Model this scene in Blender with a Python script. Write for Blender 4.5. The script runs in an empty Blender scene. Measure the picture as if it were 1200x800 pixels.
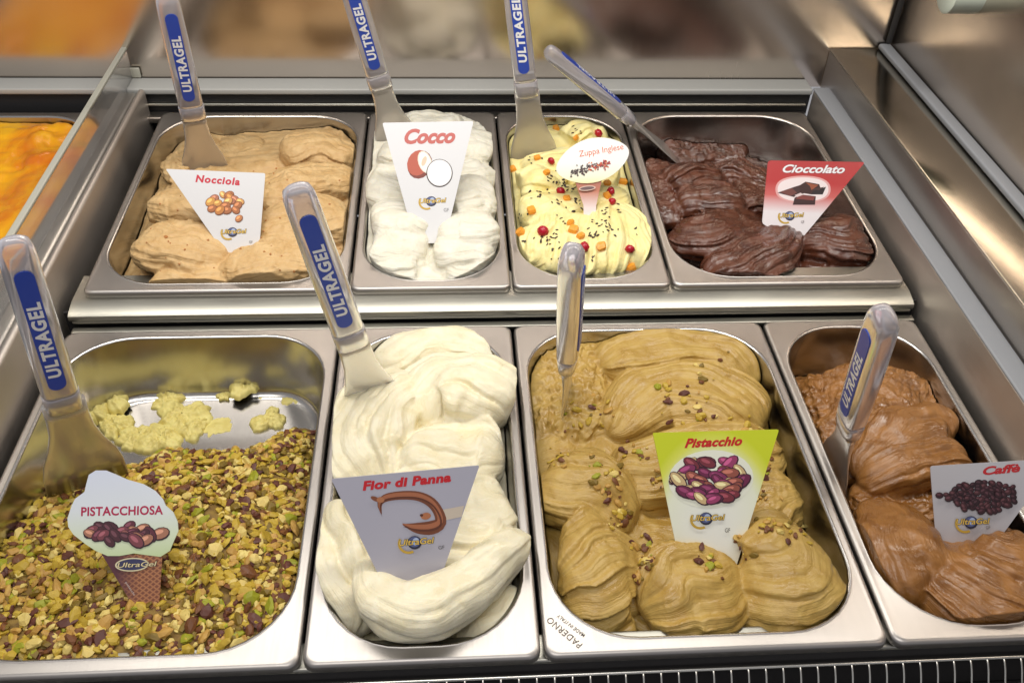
import bpy, math, random
import numpy as np
from mathutils import Vector, Matrix
from mathutils.bvhtree import BVHTree

S = 0.001                                   # the layout below is written in millimetres
scene = bpy.context.scene
col = scene.collection

# ------------------------------------------------------------------ camera
CAM = np.array([357.0697, -336.1426, 586.8209])
FOC = 1082.35                               # pixels, for a picture 1200 wide
RM = np.array([[0.99769134, -0.06056665, 0.03071926],
               [-0.01674523, -0.65777289, -0.75303016],
               [0.06581481, 0.75077727, -0.65726852]])
cd = bpy.data.cameras.new('camera')
cam = bpy.data.objects.new('camera', cd)
col.objects.link(cam)
cd.sensor_width = 36.0
cd.lens = 36.0 * FOC / 1200.0
cd.clip_start = 0.01
cd.clip_end = 50.0
m = Matrix.Identity(4)
for i in range(3):
    m[i][0] = RM[0][i]; m[i][1] = -RM[1][i]; m[i][2] = -RM[2][i]; m[i][3] = CAM[i] * S
cam.matrix_world = m
scene.camera = cam

# ------------------------------------------------------------------ light
world = bpy.data.worlds.new('World')
scene.world = world
world.use_nodes = True
bg = world.node_tree.nodes['Background']
bg.inputs[0].default_value = (0.96, 0.95, 1.0, 1)
bg.inputs[1].default_value = 0.36


def area(name, loc, target, sx, sy, power, color):
    ld = bpy.data.lights.new(name, 'AREA')
    ld.shape = 'RECTANGLE'; ld.size = sx * S; ld.size_y = sy * S
    ld.energy = power; ld.color = color
    o = bpy.data.objects.new(name, ld); col.objects.link(o)
    o.location = Vector(loc) * S
    d = (Vector(target) - Vector(loc))
    o.rotation_euler = d.to_track_quat('-Z', 'Y').to_euler()
    return o


area('canopy_strip_light', (420, 430, 720), (420, 380, 0), 1300, 90, 6.8, (1.0, 0.95, 0.87))
area('shop_ceiling_light', (150, -500, 1500), (400, 350, 0), 1200, 500, 9.0, (1.0, 0.96, 0.92))


scene.view_settings.view_transform = 'Standard'
scene.view_settings.look = 'None'
scene.view_settings.exposure = 0.0
scene.view_settings.gamma = 1.0
scene.view_settings.use_curve_mapping = False
scene.cycles.max_bounces = 10
scene.cycles.transmission_bounces = 8
scene.cycles.glossy_bounces = 5
scene.cycles.diffuse_bounces = 4
scene.cycles.transparent_max_bounces = 12
scene.cycles.caustics_reflective = False
scene.cycles.caustics_refractive = False
scene.cycles.sample_clamp_indirect = 4.0
scene.cycles.use_denoising = True


# ------------------------------------------------------------------ geometry helpers
def ray(px, py):
    return np.array([(px - 600) / FOC, (py - 400) / FOC, 1.0]) @ RM


def U(px, py, z):
    d = ray(px, py)
    return CAM + d * (z - CAM[2]) / d[2]


def UY(px, py, y):
    d = ray(px, py)
    return CAM + d * (y - CAM[1]) / d[1]


def scale_at(p):
    return FOC / ((np.asarray(p) - CAM) @ RM[2])          # pixels per mm


def hash3(ix, iy, iz, seed):
    h = (ix * 374761393 + iy * 668265263 + iz * 2147483647 + seed * 974634521) & 0xffffffff
    h = ((h ^ (h >> 13)) * 1274126177) & 0xffffffff
    h = ((h ^ (h >> 16)) * 2246822519) & 0xffffffff
    return ((h ^ (h >> 15)) & 0xffff) / 32767.5 - 1.0


def noise(x, y, z=0.0, seed=0):
    x, y, z = np.broadcast_arrays(np.asarray(x, float), np.asarray(y, float), np.asarray(z, float))
    fx, fy, fz = np.floor(x), np.floor(y), np.floor(z)
    ix, iy, iz = fx.astype(np.int64), fy.astype(np.int64), fz.astype(np.int64)
    u, v, w = x - fx, y - fy, z - fz
    u = u * u * u * (u * (u * 6 - 15) + 10); v = v * v * v * (v * (v * 6 - 15) + 10); w = w * w * w * (w * (w * 6 - 15) + 10)
    r = 0
    for a in (0, 1):
        for b in (0, 1):
            for c in (0, 1):
                r = r + hash3(ix + a, iy + b, iz + c, seed) * (u if a else 1 - u) * (v if b else 1 - v) * (w if c else 1 - w)
    return r


def fbm(x, y, z=0.0, seed=0, o=4, gain=.5):
    r, a = 0, 1.0
    for i in range(o):
        r = r + a * noise(x * 2 ** i, y * 2 ** i, z * 2 ** i if np.any(z) else z, seed + i * 7)
        a *= gain
    return r


def tag(o, label=None, cat=None, group=None, kind=None):
    if label: o['label'] = label
    if cat: o['category'] = cat
    if group: o['group'] = group
    if kind: o['kind'] = kind
    return o


def empty(name, loc):
    o = bpy.data.objects.new(name, None)
    o.empty_display_size = 0.02
    o.location = Vector([float(c) * S for c in loc])
    col.objects.link(o)
    return o


def link_mesh(name, me, parent=None, origin=(0, 0, 0)):
    """mesh vertices are relative to `origin` (mm, world); a child keeps that place under its parent"""
    o = bpy.data.objects.new(name, me)
    col.objects.link(o)
    loc = Vector([float(c) * S for c in origin])
    if parent is not None:
        o.parent = parent
        pl = Vector((0, 0, 0)); q = parent
        while q is not None:
            pl += q.location; q = q.parent
        o.location = loc - pl
    else:
        o.location = loc
    return o


def build(name, V, F, mat, parent=None, smooth=False, origin=None, mats=None, fm=None):
    """V in mm world coordinates; quads and n-gons as a list, or an (n,4) array"""
    V = np.asarray(V, float)
    if origin is None:
        mn, mx = V.min(0), V.max(0)
        origin = ((mn[0] + mx[0]) / 2, (mn[1] + mx[1]) / 2, mn[2])
    W = (V - np.asarray(origin)) * S
    me = bpy.data.meshes.new(name)
    if isinstance(F, np.ndarray):
        k = F.shape[1]
        me.vertices.add(len(W)); me.vertices.foreach_set('co', W.ravel())
        me.loops.add(F.size); me.loops.foreach_set('vertex_index', F.ravel().astype(np.int32))
        me.polygons.add(len(F)); me.polygons.foreach_set('loop_start', np.arange(0, F.size, k, dtype=np.int32))
        me.update(calc_edges=True)
    else:
        me.from_pydata([tuple(w) for w in W], [], [tuple(int(i) for i in f) for f in F])
    for mm in (mats if mats else [mat]):
        me.materials.append(mm)
    if fm is not None:
        me.polygons.foreach_set('material_index', np.asarray(fm, np.int32))
    if smooth:
        me.polygons.foreach_set('use_smooth', np.ones(len(me.polygons), bool))
    me.validate()
    me.update()
    return link_mesh(name, me, parent, origin)


def grid_faces(n, k, closed=False):
    """n rows of k verts"""
    i = np.arange(n - 1)[:, None] * k
    j = np.arange(k if closed else k - 1)[None, :]
    j2 = (j + 1) % k
    return np.stack([i + j, i + j2, i + k + j2, i + k + j], -1).reshape(-1, 4)


def rrect(x0, x1, y0, y1, r, z, n=10):
    r = max(0.05, min(r, (x1 - x0) / 2 - .01, (y1 - y0) / 2 - .01))
    P = []
    for cx, cy, a0 in ((x1 - r, y1 - r, 0), (x0 + r, y1 - r, 90), (x0 + r, y0 + r, 180), (x1 - r, y0 + r, 270)):
        for i in range(n):
            a = math.radians(a0 + 90 * i / (n - 1))
            P.append((cx + r * math.cos(a), cy + r * math.sin(a), z))
    return np.array(P)


def loft(name, loops, mat, parent=None, smooth=True, cap0=False, cap1=False, origin=None):
    k = len(loops[0])
    V = np.concatenate(loops)
    F = [tuple(f) for f in grid_faces(len(loops), k, True)]
    if cap0: F.append(tuple(range(k))[::-1])
    if cap1: F.append(tuple(range((len(loops) - 1) * k, len(loops) * k)))
    return build(name, V, F, mat, parent, smooth, origin)


def box(name, x0, x1, y0, y1, z0, z1, mat, parent=None, bevel=1.0, segs=3):
    """a box with rounded edges, as a lofted stack"""
    b = min(bevel, (x1 - x0) / 2.1, (y1 - y0) / 2.1, (z1 - z0) / 2.1)
    L = []
    for i in range(segs + 1):
        a = math.radians(90 * i / segs)
        L.append(rrect(x0 + b * (1 - math.sin(a)), x1 - b * (1 - math.sin(a)), y0 + b * (1 - math.sin(a)), y1 - b * (1 - math.sin(a)), b, z0 + b * (1 - math.cos(a)), 4))
    for i in range(segs + 1):
        a = math.radians(90 * (1 - i / segs))
        L.append(rrect(x0 + b * (1 - math.sin(a)), x1 - b * (1 - math.sin(a)), y0 + b * (1 - math.sin(a)), y1 - b * (1 - math.sin(a)), b, z1 - b * (1 - math.cos(a)), 4))
    o = loft(name, L, mat, parent, True, True, True)
    o.data.set_sharp_from_angle(angle=math.radians(40))
    return o


# ------------------------------------------------------------------ materials
def mat_base(name):
    mt = bpy.data.materials.new(name)
    mt.use_nodes = True
    nt = mt.node_tree
    return mt, nt, nt.nodes['Principled BSDF']


def srgb(r, g, b):
    f = lambda c: (c / 255 / 12.92) if c / 255 <= .04045 else ((c / 255 + .055) / 1.055) ** 2.4
    return (f(r), f(g), f(b), 1.0)


def plain(name, rgb, rough=.5, **kw):
    mt, nt, b = mat_base(name)
    b.inputs['Base Color'].default_value = srgb(*rgb)
    b.inputs['Roughness'].default_value = rough
    for k, v in kw.items():
        b.inputs[k].default_value = v
    return mt


def steel(name, base=(.62, .60, .57), rough=.26, var=.10, stretch=(2, 60, 60), bump=.02, smudge=6.0):
    """brushed stainless steel: grain, finger smudges and fine scratches in the roughness"""
    mt, nt, b = mat_base(name)
    N, L = nt.nodes, nt.links
    tc = N.new('ShaderNodeTexCoord'); mp = N.new('ShaderNodeMapping')
    mp.inputs['Scale'].default_value = stretch
    L.new(tc.outputs['Object'], mp.inputs['Vector'])
    g = N.new('ShaderNodeTexNoise'); g.inputs['Scale'].default_value = 14; g.inputs['Detail'].default_value = 5
    L.new(mp.outputs[0], g.inputs['Vector'])
    s = N.new('ShaderNodeTexNoise'); s.inputs['Scale'].default_value = smudge; s.inputs['Detail'].default_value = 6
    s.inputs['Distortion'].default_value = .8
    L.new(tc.outputs['Object'], s.inputs['Vector'])
    mx = N.new('ShaderNodeMath'); mx.operation = 'MULTIPLY_ADD'
    mx.inputs[1].default_value = var * 1.1; mx.inputs[2].default_value = rough - var * .55
    L.new(g.outputs['Fac'], mx.inputs[0])
    m2 = N.new('ShaderNodeMath'); m2.operation = 'MULTIPLY_ADD'; m2.inputs[1].default_value = var * 1.6
    sb = N.new('ShaderNodeMath'); sb.operation = 'SUBTRACT'; sb.inputs[1].default_value = .5
    L.new(s.outputs['Fac'], sb.inputs[0]); L.new(sb.outputs[0], m2.inputs[0]); L.new(mx.outputs[0], m2.inputs[2])
    L.new(m2.outputs[0], b.inputs['Roughness'])
    rp = N.new('ShaderNodeValToRGB')
    rp.color_ramp.elements[0].position = .3; rp.color_ramp.elements[0].color = tuple(c * .86 for c in base) + (1,)
    rp.color_ramp.elements[1].position = .7; rp.color_ramp.elements[1].color = base + (1,)
    L.new(s.outputs['Fac'], rp.inputs[0]); L.new(rp.outputs[0], b.inputs['Base Color'])
    b.inputs['Metallic'].default_value = 1.0
    bp = N.new('ShaderNodeBump'); bp.inputs['Strength'].default_value = bump; bp.inputs['Distance'].default_value = .0005
    L.new(g.outputs['Fac'], bp.inputs['Height']); L.new(bp.outputs[0], b.inputs['Normal'])
    return mt


def gelato_mat(name, rgb, rgb2, rough=.42, sss=.12, radius=(.004, .003, .002), grain=.35, scale=55, spec=.4, coat=0.0, stria=0.0):
    mt, nt, b = mat_base(name)
    N, L = nt.nodes, nt.links
    tc = N.new('ShaderNodeTexCoord')
    n1 = N.new('ShaderNodeTexNoise'); n1.inputs['Scale'].default_value = scale; n1.inputs['Detail'].default_value = 6
    n1.inputs['Distortion'].default_value = .6
    n2 = N.new('ShaderNodeTexNoise'); n2.inputs['Scale'].default_value = 420; n2.inputs['Detail'].default_value = 4
    for n in (n1, n2): L.new(tc.outputs['Object'], n.inputs['Vector'])
    rp = N.new('ShaderNodeValToRGB')
    rp.color_ramp.elements[0].position = .3; rp.color_ramp.elements[0].color = srgb(*rgb2)
    rp.color_ramp.elements[1].position = .66; rp.color_ramp.elements[1].color = srgb(*rgb)
    L.new(n1.outputs['Fac'], rp.inputs[0]); L.new(rp.outputs[0], b.inputs['Base Color'])
    b.inputs['Roughness'].default_value = rough
    b.inputs['Specular IOR Level'].default_value = spec
    if sss:
        b.inputs['Subsurface Weight'].default_value = sss
        b.inputs['Subsurface Radius'].default_value = radius
        b.inputs['Subsurface Scale'].default_value = 1.0
    b.inputs['Coat Weight'].default_value = coat
    b.inputs['Coat Roughness'].default_value = .2
    mr = N.new('ShaderNodeMapRange'); mr.inputs['To Min'].default_value = rough - .12; mr.inputs['To Max'].default_value = rough + .14
    mr.inputs['From Min'].default_value = .3; mr.inputs['From Max'].default_value = .7
    L.new(n1.outputs['Fac'], mr.inputs['Value']); L.new(mr.outputs[0], b.inputs['Roughness'])
    bp = N.new('ShaderNodeBump'); bp.inputs['Strength'].default_value = grain; bp.inputs['Distance'].default_value = .0006
    L.new(n2.outputs['Fac'], bp.inputs['Height'])
    if stria:
        at = N.new('ShaderNodeAttribute'); at.attribute_name = 'flow'
        ns = N.new('ShaderNodeTexNoise'); ns.inputs['Scale'].default_value = .27; ns.inputs['Detail'].default_value = 3.0
        ns.inputs['Roughness'].default_value = .6
        L.new(at.outputs['Vector'], ns.inputs['Vector'])
        b2 = N.new('ShaderNodeBump'); b2.inputs['Strength'].default_value = stria; b2.inputs['Distance'].default_value = .0045
        L.new(ns.outputs['Fac'], b2.inputs['Height']); L.new(bp.outputs[0], b2.inputs['Normal'])
        L.new(b2.outputs[0], b.inputs['Normal'])
    else:
        L.new(bp.outputs[0], b.inputs['Normal'])
    return mt


M = {}
M['steel'] = steel('brushed_steel_pan', (.45, .425, .40), .40, .09, (60, 2, 2), .006)
M['basin'] = steel('smooth_steel_basin', (.56, .54, .51), .22, .08, (30, 30, 3))
M['wall'] = steel('back_wall_steel', (.70, .62, .55), .22, .10, (60, 2, 2), .03, 3.0)
M['frame'] = steel('satin_steel_frame', (.60, .59, .56), .34, .12, (2, 60, 60))
M['side'] = steel('dark_side_steel', (.52, .48, .44), .36, .10, (60, 2, 60))
M['well'] = steel('well_wall_steel', (.62, .57, .52), .5, .10, (60, 2, 60))
M['ledge'] = steel('polished_ledge_steel', (.70, .66, .55), .14, .07, (60, 2, 60), .01)
M['trim'] = plain('grey_plastic_trim', (176, 176, 172), .45)
M['trim2'] = plain('grey_side_trim', (150, 152, 156), .4)
M['black'] = plain('black_gasket', (26, 25, 26), .6)
M['dark'] = plain('dark_recess', (40, 38, 38), .7)
M['rail'] = steel('rail_steel', (.42, .41, .36), .36, .12, (2, 60, 60))
M['wire'] = plain('chromed_wire', (215, 213, 205), .25, Metallic=1.0)

gl, nt_, b_ = mat_base('clear_acrylic')
b_.inputs['Base Color'].default_value = (.93, .92, .90, 1); b_.inputs['Transmission Weight'].default_value = .82
b_.inputs['Roughness'].default_value = .12; b_.inputs['IOR'].default_value = 1.3
M['acrylic'] = gl
ae, nt_, b_ = mat_base('frosted_acrylic_edge')
b_.inputs['Base Color'].default_value = srgb(214, 212, 196); b_.inputs['Roughness'].default_value = .35
b_.inputs['Transmission Weight'].default_value = .35
M['acrylic_edge'] = ae
hp, nt_, b_ = mat_base('clear_handle_plastic')
b_.inputs['Base Color'].default_value = srgb(240, 236, 244); b_.inputs['Transmission Weight'].default_value = .72
b_.inputs['Roughness'].default_value = .16; b_.inputs['IOR'].default_value = 1.22
M['handle'] = hp
bl, nt_, b_ = mat_base('frosted_blade_plastic')
b_.inputs['Base Color'].default_value = srgb(222, 214, 205); b_.inputs['Transmission Weight'].default_value = .72
b_.inputs['Roughness'].default_value = .28; b_.inputs['IOR'].default_value = 1.38
M['blade'] = bl
M['insert'] = plain('blue_handle_insert', (38, 72, 176), .35)
M['white_ink'] = plain('white_ink', (240, 240, 242), .5)

M['nocciola'] = gelato_mat('hazelnut_gelato', (214, 181, 130), (198, 160, 106), .5, stria=.45)
M['cocco'] = gelato_mat('coconut_gelato', (234, 230, 215), (226, 220, 200), .5, .2, stria=.4)
M['zuppa'] = gelato_mat('custard_gelato', (250, 238, 176), (246, 228, 152), .42, .15, stria=.35)
M['cioccolato'] = gelato_mat('chocolate_gelato', (102, 56, 36), (72, 37, 24), .26, .05, spec=.6, grain=.10, coat=.25, stria=.4)
M['fior'] = gelato_mat('milk_cream_gelato', (240, 232, 205), (232, 221, 184), .34, .2, stria=.28)
M['pistacchio'] = gelato_mat('pistachio_gelato', (194, 162, 88), (174, 138, 66), .36, .1, spec=.5, stria=.4)
M['caffe'] = gelato_mat('coffee_gelato', (166, 114, 58), (130, 84, 38), .29, .08, spec=.6, grain=.2, stria=.4)
M['pistacchiosa'] = gelato_mat('pale_pistachio_gelato', (226, 214, 136), (206, 188, 108), .5)
M['crumb_shade'] = gelato_mat('shaded_crumb_gelato', (150, 122, 60), (110, 82, 44), .7, 0, grain=.8, scale=160)  # crumb brown, darkened to stand in for shade in the gaps between nuts
M['orange'] = gelato_mat('orange_glaze_gelato', (250, 184, 20), (222, 120, 10), .3, .1, scale=22, coat=.3)

# ------------------------------------------------------------------ the case
R2Y, R2Z, R2T = 392.3, 20.9, 0.0184            # the rear row: a step up and slightly tilted
BWY = 797.0                                    # back wall


def st(o, kind='structure'):
    o['kind'] = kind
    return o


# well floor and walls
st(box('neighbour_well_floor', -520, -63, -200, 766, -150, -140, M['dark'], bevel=1))
st(box('case_floor', -900, 1300, -700, -7, -330, -320, M['dark'], bevel=1))
st(box('well_floor', -25, 842, -6, 766, -150, -140, M['dark'], bevel=1))
st(box('back_wall', -520, 940, BWY, BWY + 6, 40, 620, M['wall'], bevel=1))
tr = st(box('back_trim', -520, 836, 764, BWY - .5, 44, 52, M['trim'], bevel=2.0))
st(box('well_rear_wall', -520, 836, 769, 777, -140, 43.5, M['black'], bevel=.5))
bead = st(box('rear_bead', -22, 830, 761, 768.5, 30, 33.5, M['rail'], bevel=1.5))
st(box('rear_support_rail', -22, 832, 750, 767, 12, 20, M['side'], bevel=1.5))
# right side: well wall, grey strip, upright, ledge, end wall
st(box('well_right_wall', 836, 842, -60, 764, -140, 51, M['well'], bevel=1))
st(box('side_trim', 835, 857, -200, 765, 51.4, 55, M['trim2'], bevel=1.6))
st(box('ledge_upright', 858, 861, -300, BWY - .6, 40, 91, M['side'], bevel=1))
st(box('side_ledge', 857, 936, -300, BWY - .8, 91.5, 94.5, M['ledge'], bevel=1.4))
st(box('end_wall', 936.5, 941, -300, BWY - 1, 60, 620, M['wall'], bevel=1))
st(box('end_wall_trim', 921, 936, -300, BWY - 1.2, 95, 102, M['trim2'], bevel=2))
st(box('corner_gasket', 929, 936.2, BWY - 6, BWY - .5, 102.5, 600, M['dark'], bevel=2))
# left divider
st(box('well_left_wall', -27, -19, -200, 764, -140, 53, M['well'], bevel=3.5))
st(box('divider_cap', -62, -29, -200, 764, 30, 49, M['frame'], bevel=4))
pn = tag(empty('partition_panel', (-44, 300, 50)), 'clear acrylic divider sheet standing on the steel partition beside the orange tub', 'divider')
box('sheet', -46, -41, -180, 808, 48, 88, M['acrylic'], pn, bevel=.4, segs=1)
box('top_edge', -47, -40, -180, 809, 88.2, 92, M['acrylic_edge'], pn, bevel=1.2)
box('rear_edge', -46.8, -40.2, 808.2, 810.5, 52, 92, M['acrylic_edge'], pn, bevel=.8)
box('corner_bracket', -42, -30, 793, 796, 53, 66, M['acrylic_edge'], pn, bevel=1)

# step rail between the two rows
def profile_x(name, prof, x0, x1, mat, parent=None):
    """extrude a (y,z) outline along x"""
    k = len(prof)
    V = [(x0, y, z) for y, z in prof] + [(x1, y, z) for y, z in prof]
    F = [(i, (i + 1) % k, k + (i + 1) % k, k + i) for i in range(k)] + [tuple(range(k))[::-1], tuple(range(k, 2 * k))]
    o = build(name, V, F, mat, parent, True)
    o.data.set_sharp_from_angle(angle=math.radians(35))
    return o


st(profile_x('step_rail', [(430, 13), (393, 13.6), (388, 13.4), (374.5, 10.2), (371.2, 8.4), (370.2, 6), (370.6, 3), (372, 2.4), (373, 6), (376, 8.2), (390, 10.5), (430, 10.5)], -10, 829, M['rail']))
st(box('step_lip', -8, 828, 371.5, 374, -1.5, 1.2, M['rail'], bevel=.8))
st(box('step_riser', -16, 834, 377, 380, -140, 9, M['black'], bevel=.5))
st(box('row_rail', -8, 830, 360.8, 369.5, -9, -3.2, M['rail'], bevel=1.5))
# front: rail, dark strip and grille
st(box('front_rail', -60, 900, 4, 26, -16, -11, M['rail'], bevel=2))
st(box('front_gasket', -60, 900, 6.5, 9, -78, -16.5, M['dark'], bevel=.8))
st(box('front_floor', -200, 1000, -90, 6, -80, -70, M['black'], bevel=1))


# ------------------------------------------------------------------ pans
PAN_D = 72.0


class Pan:
    def __init__(s, x0, x1, row, side=10.5, front=14.5, back=12.5, r=60):
        s.x0, s.x1, s.row = x0, x1, row
        s.cx, s.cy = (x0 + x1) / 2, 180.0
        s.m = (side, side, front, back); s.r = r

    def lift(s, P):
        P = np.array(P, float).reshape(-1, 3)
        if s.row == 2:
            c, t = math.cos(R2T), math.sin(R2T)
            y, z = P[:, 1].copy(), P[:, 2].copy()
            P[:, 1] = R2Y + c * y - t * z
            P[:, 2] = R2Z + t * y + c * z
        return P

    def inner(s, z, inset=0.0, n=10):
        a = -z / PAN_D * 6.0 + inset
        return s.x0 + s.m[0] + a, s.x1 - s.m[1] - a, s.m[2] + a, 360 - s.m[3] - a, s.r - a * .6


def make_pan(p, label, cat='pan', group='steel gelato pans'):
    c = p.lift([(p.cx, 180, -PAN_D - 1.2)])[0]
    e = tag(empty('gelato_pan', c), label, cat, group)
    x0, x1, y0, y1 = p.x0 + .7, p.x1 - .7, .5, 359.5
    L = [rrect(x0 + .8, x1 - .8, y0 + .8, y1 - .8, 8.6, -8.5), rrect(x0, x1, y0, y1, 9, -8), rrect(x0, x1, y0, y1, 9, -3.2)]
    for i in range(1, 5):
        a = math.radians(22.5 * i)
        d = 3.2 * (1 - math.cos(a))
        L.append(rrect(x0 + d, x1 - d, y0 + d, y1 - d, 9, -3.2 + 3.2 * math.sin(a)))
    ix0, ix1, iy0, iy1, r = p.inner(0)
    # flat rim, slightly dished towards the opening, then a rolled edge
    L.append(rrect(x0 + 3.7, x1 - 3.7, y0 + 3.7, y1 - 3.7, 9.4, -.01))
    L.append(rrect(x0 + 4.5, x1 - 4.5, y0 + 4.5, y1 - 4.5, 10, -.05))
    L.append(rrect(ix0 - 3.2, ix1 + 3.2, iy0 - 3.2, iy1 + 3.2, r + 2.5, -.25))
    L.append(rrect(ix0 - 2.9, ix1 + 2.9, iy0 - 2.9, iy1 + 2.9, r + 2.3, -.2))
    rim_last = rrect(ix0 - 2.2, ix1 + 2.2, iy0 - 2.2, iy1 + 2.2, r + 1.8, .1)
    L.append(rim_last)
    loft('rim', [p.lift(l) for l in L], M['steel'], e)
    B = [rim_last]
    for i in range(1, 6):
        a = math.radians(18 * i)
        d = 2.2 * (1 - math.sin(a))
        B.append(rrect(ix0 - d, ix1 + d, iy0 - d, iy1 + d, r + d * .8, -2.0 + 2.1 * math.cos(a)))
    for z in (-8, -20, -35, -50, -60):
        a0, a1, b0, b1, rr = p.inner(z)
        B.append(rrect(a0, a1, b0, b1, rr, z))
    a0, a1, b0, b1, rr = p.inner(-PAN_D + 10)
    for i in range(1, 7):
        a = math.radians(15 * i)
        d = 10 * (1 - math.cos(a))
        B.append(rrect(a0 + d, a1 - d, b0 + d, b1 - d, rr - d * .5, -PAN_D + 10 - 10 * math.sin(a)))
    d = 45
    B.append(rrect(a0 + d, a1 - d, b0 + d, b1 - d, 30, -PAN_D + .3))
    loft('basin', [p.lift(l) for l in B], M['basin'], e, cap1=True)
    return e


PA = Pan(-10.4, 249.6, 1)
PB = Pan(250.4, 417.0, 1)
PC = Pan(418.0, 667.6, 1)
PD = Pan(668.6, 827.4, 1)
PN = Pan(-1.1, 256.6, 2)
PK = Pan(257.6, 418.6, 2)
PZ = Pan(419.6, 581.4, 2)
PX = Pan(582.4, 826.2, 2)
PO = Pan(-322, -66, 2)

pan_objs = {
    'A': make_pan(PA, 'wide steel pan half scraped empty, holding chopped pistachio topping'),
    'B': make_pan(PB, 'narrow steel pan holding the white Fior di Panna gelato'),
    'C': make_pan(PC, 'wide steel pan with stamped lettering, holding the Pistacchio gelato'),
    'D': make_pan(PD, 'narrow steel pan holding the brown Caffe gelato'),
    'N': make_pan(PN, 'wide steel pan holding the beige Nocciola gelato'),
    'K': make_pan(PK, 'narrow steel pan holding the white Cocco gelato'),
    'Z': make_pan(PZ, 'narrow steel pan holding the yellow Zuppa Inglese gelato'),
    'X': make_pan(PX, 'wide steel pan holding the dark Cioccolato gelato'),
    'O': make_pan(PO, 'steel pan holding orange gelato beyond the clear divider'),
}


# ------------------------------------------------------------------ gelato shapes
class Blob:
    """collects quad patches into one mesh"""
    def __init__(s):
        s.V, s.F, s.A, s.n = [], [], [], 0

    def add(s, V, F, A):
        s.V.append(V); s.F.append(F + s.n); s.A.append(A); s.n += len(V)

    def arrays(s):
        return np.concatenate(s.V), np.concatenate(s.F), np.concatenate(s.A)


def catmull(P, n):
    P = np.asarray(P, float)
    Q = np.vstack([2 * P[0] - P[1], P, 2 * P[-1] - P[-2]])
    d = np.r_[0, np.cumsum(np.linalg.norm(np.diff(P[:, :3], axis=0), axis=1) + 1e-6)]
    t = np.linspace(0, d[-1], n)
    out = np.zeros((n, P.shape[1]))
    k = np.clip(np.searchsorted(d, t, side='right') - 1, 0, len(P) - 2)
    u = ((t - d[k]) / (d[k + 1] - d[k]))[:, None]
    p0, p1, p2, p3 = Q[k], Q[k + 1], Q[k + 2], Q[k + 3]
    out = .5 * (2 * p1 + (p2 - p0) * u + (2 * p0 - 5 * p1 + 4 * p2 - p3) * u ** 2 + (3 * p1 - p0 - 3 * p2 + p3) * u ** 3)
    return out


def closed_tube(nt, na):
    i = np.arange(na // 2 - 1)
    cap = np.stack([i, i + 1, na - 2 - i, na - 1 - i], -1)
    return np.concatenate([grid_faces(nt, na, True), cap[:, ::-1], cap + (nt - 1) * na])


WS = 1.32


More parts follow.
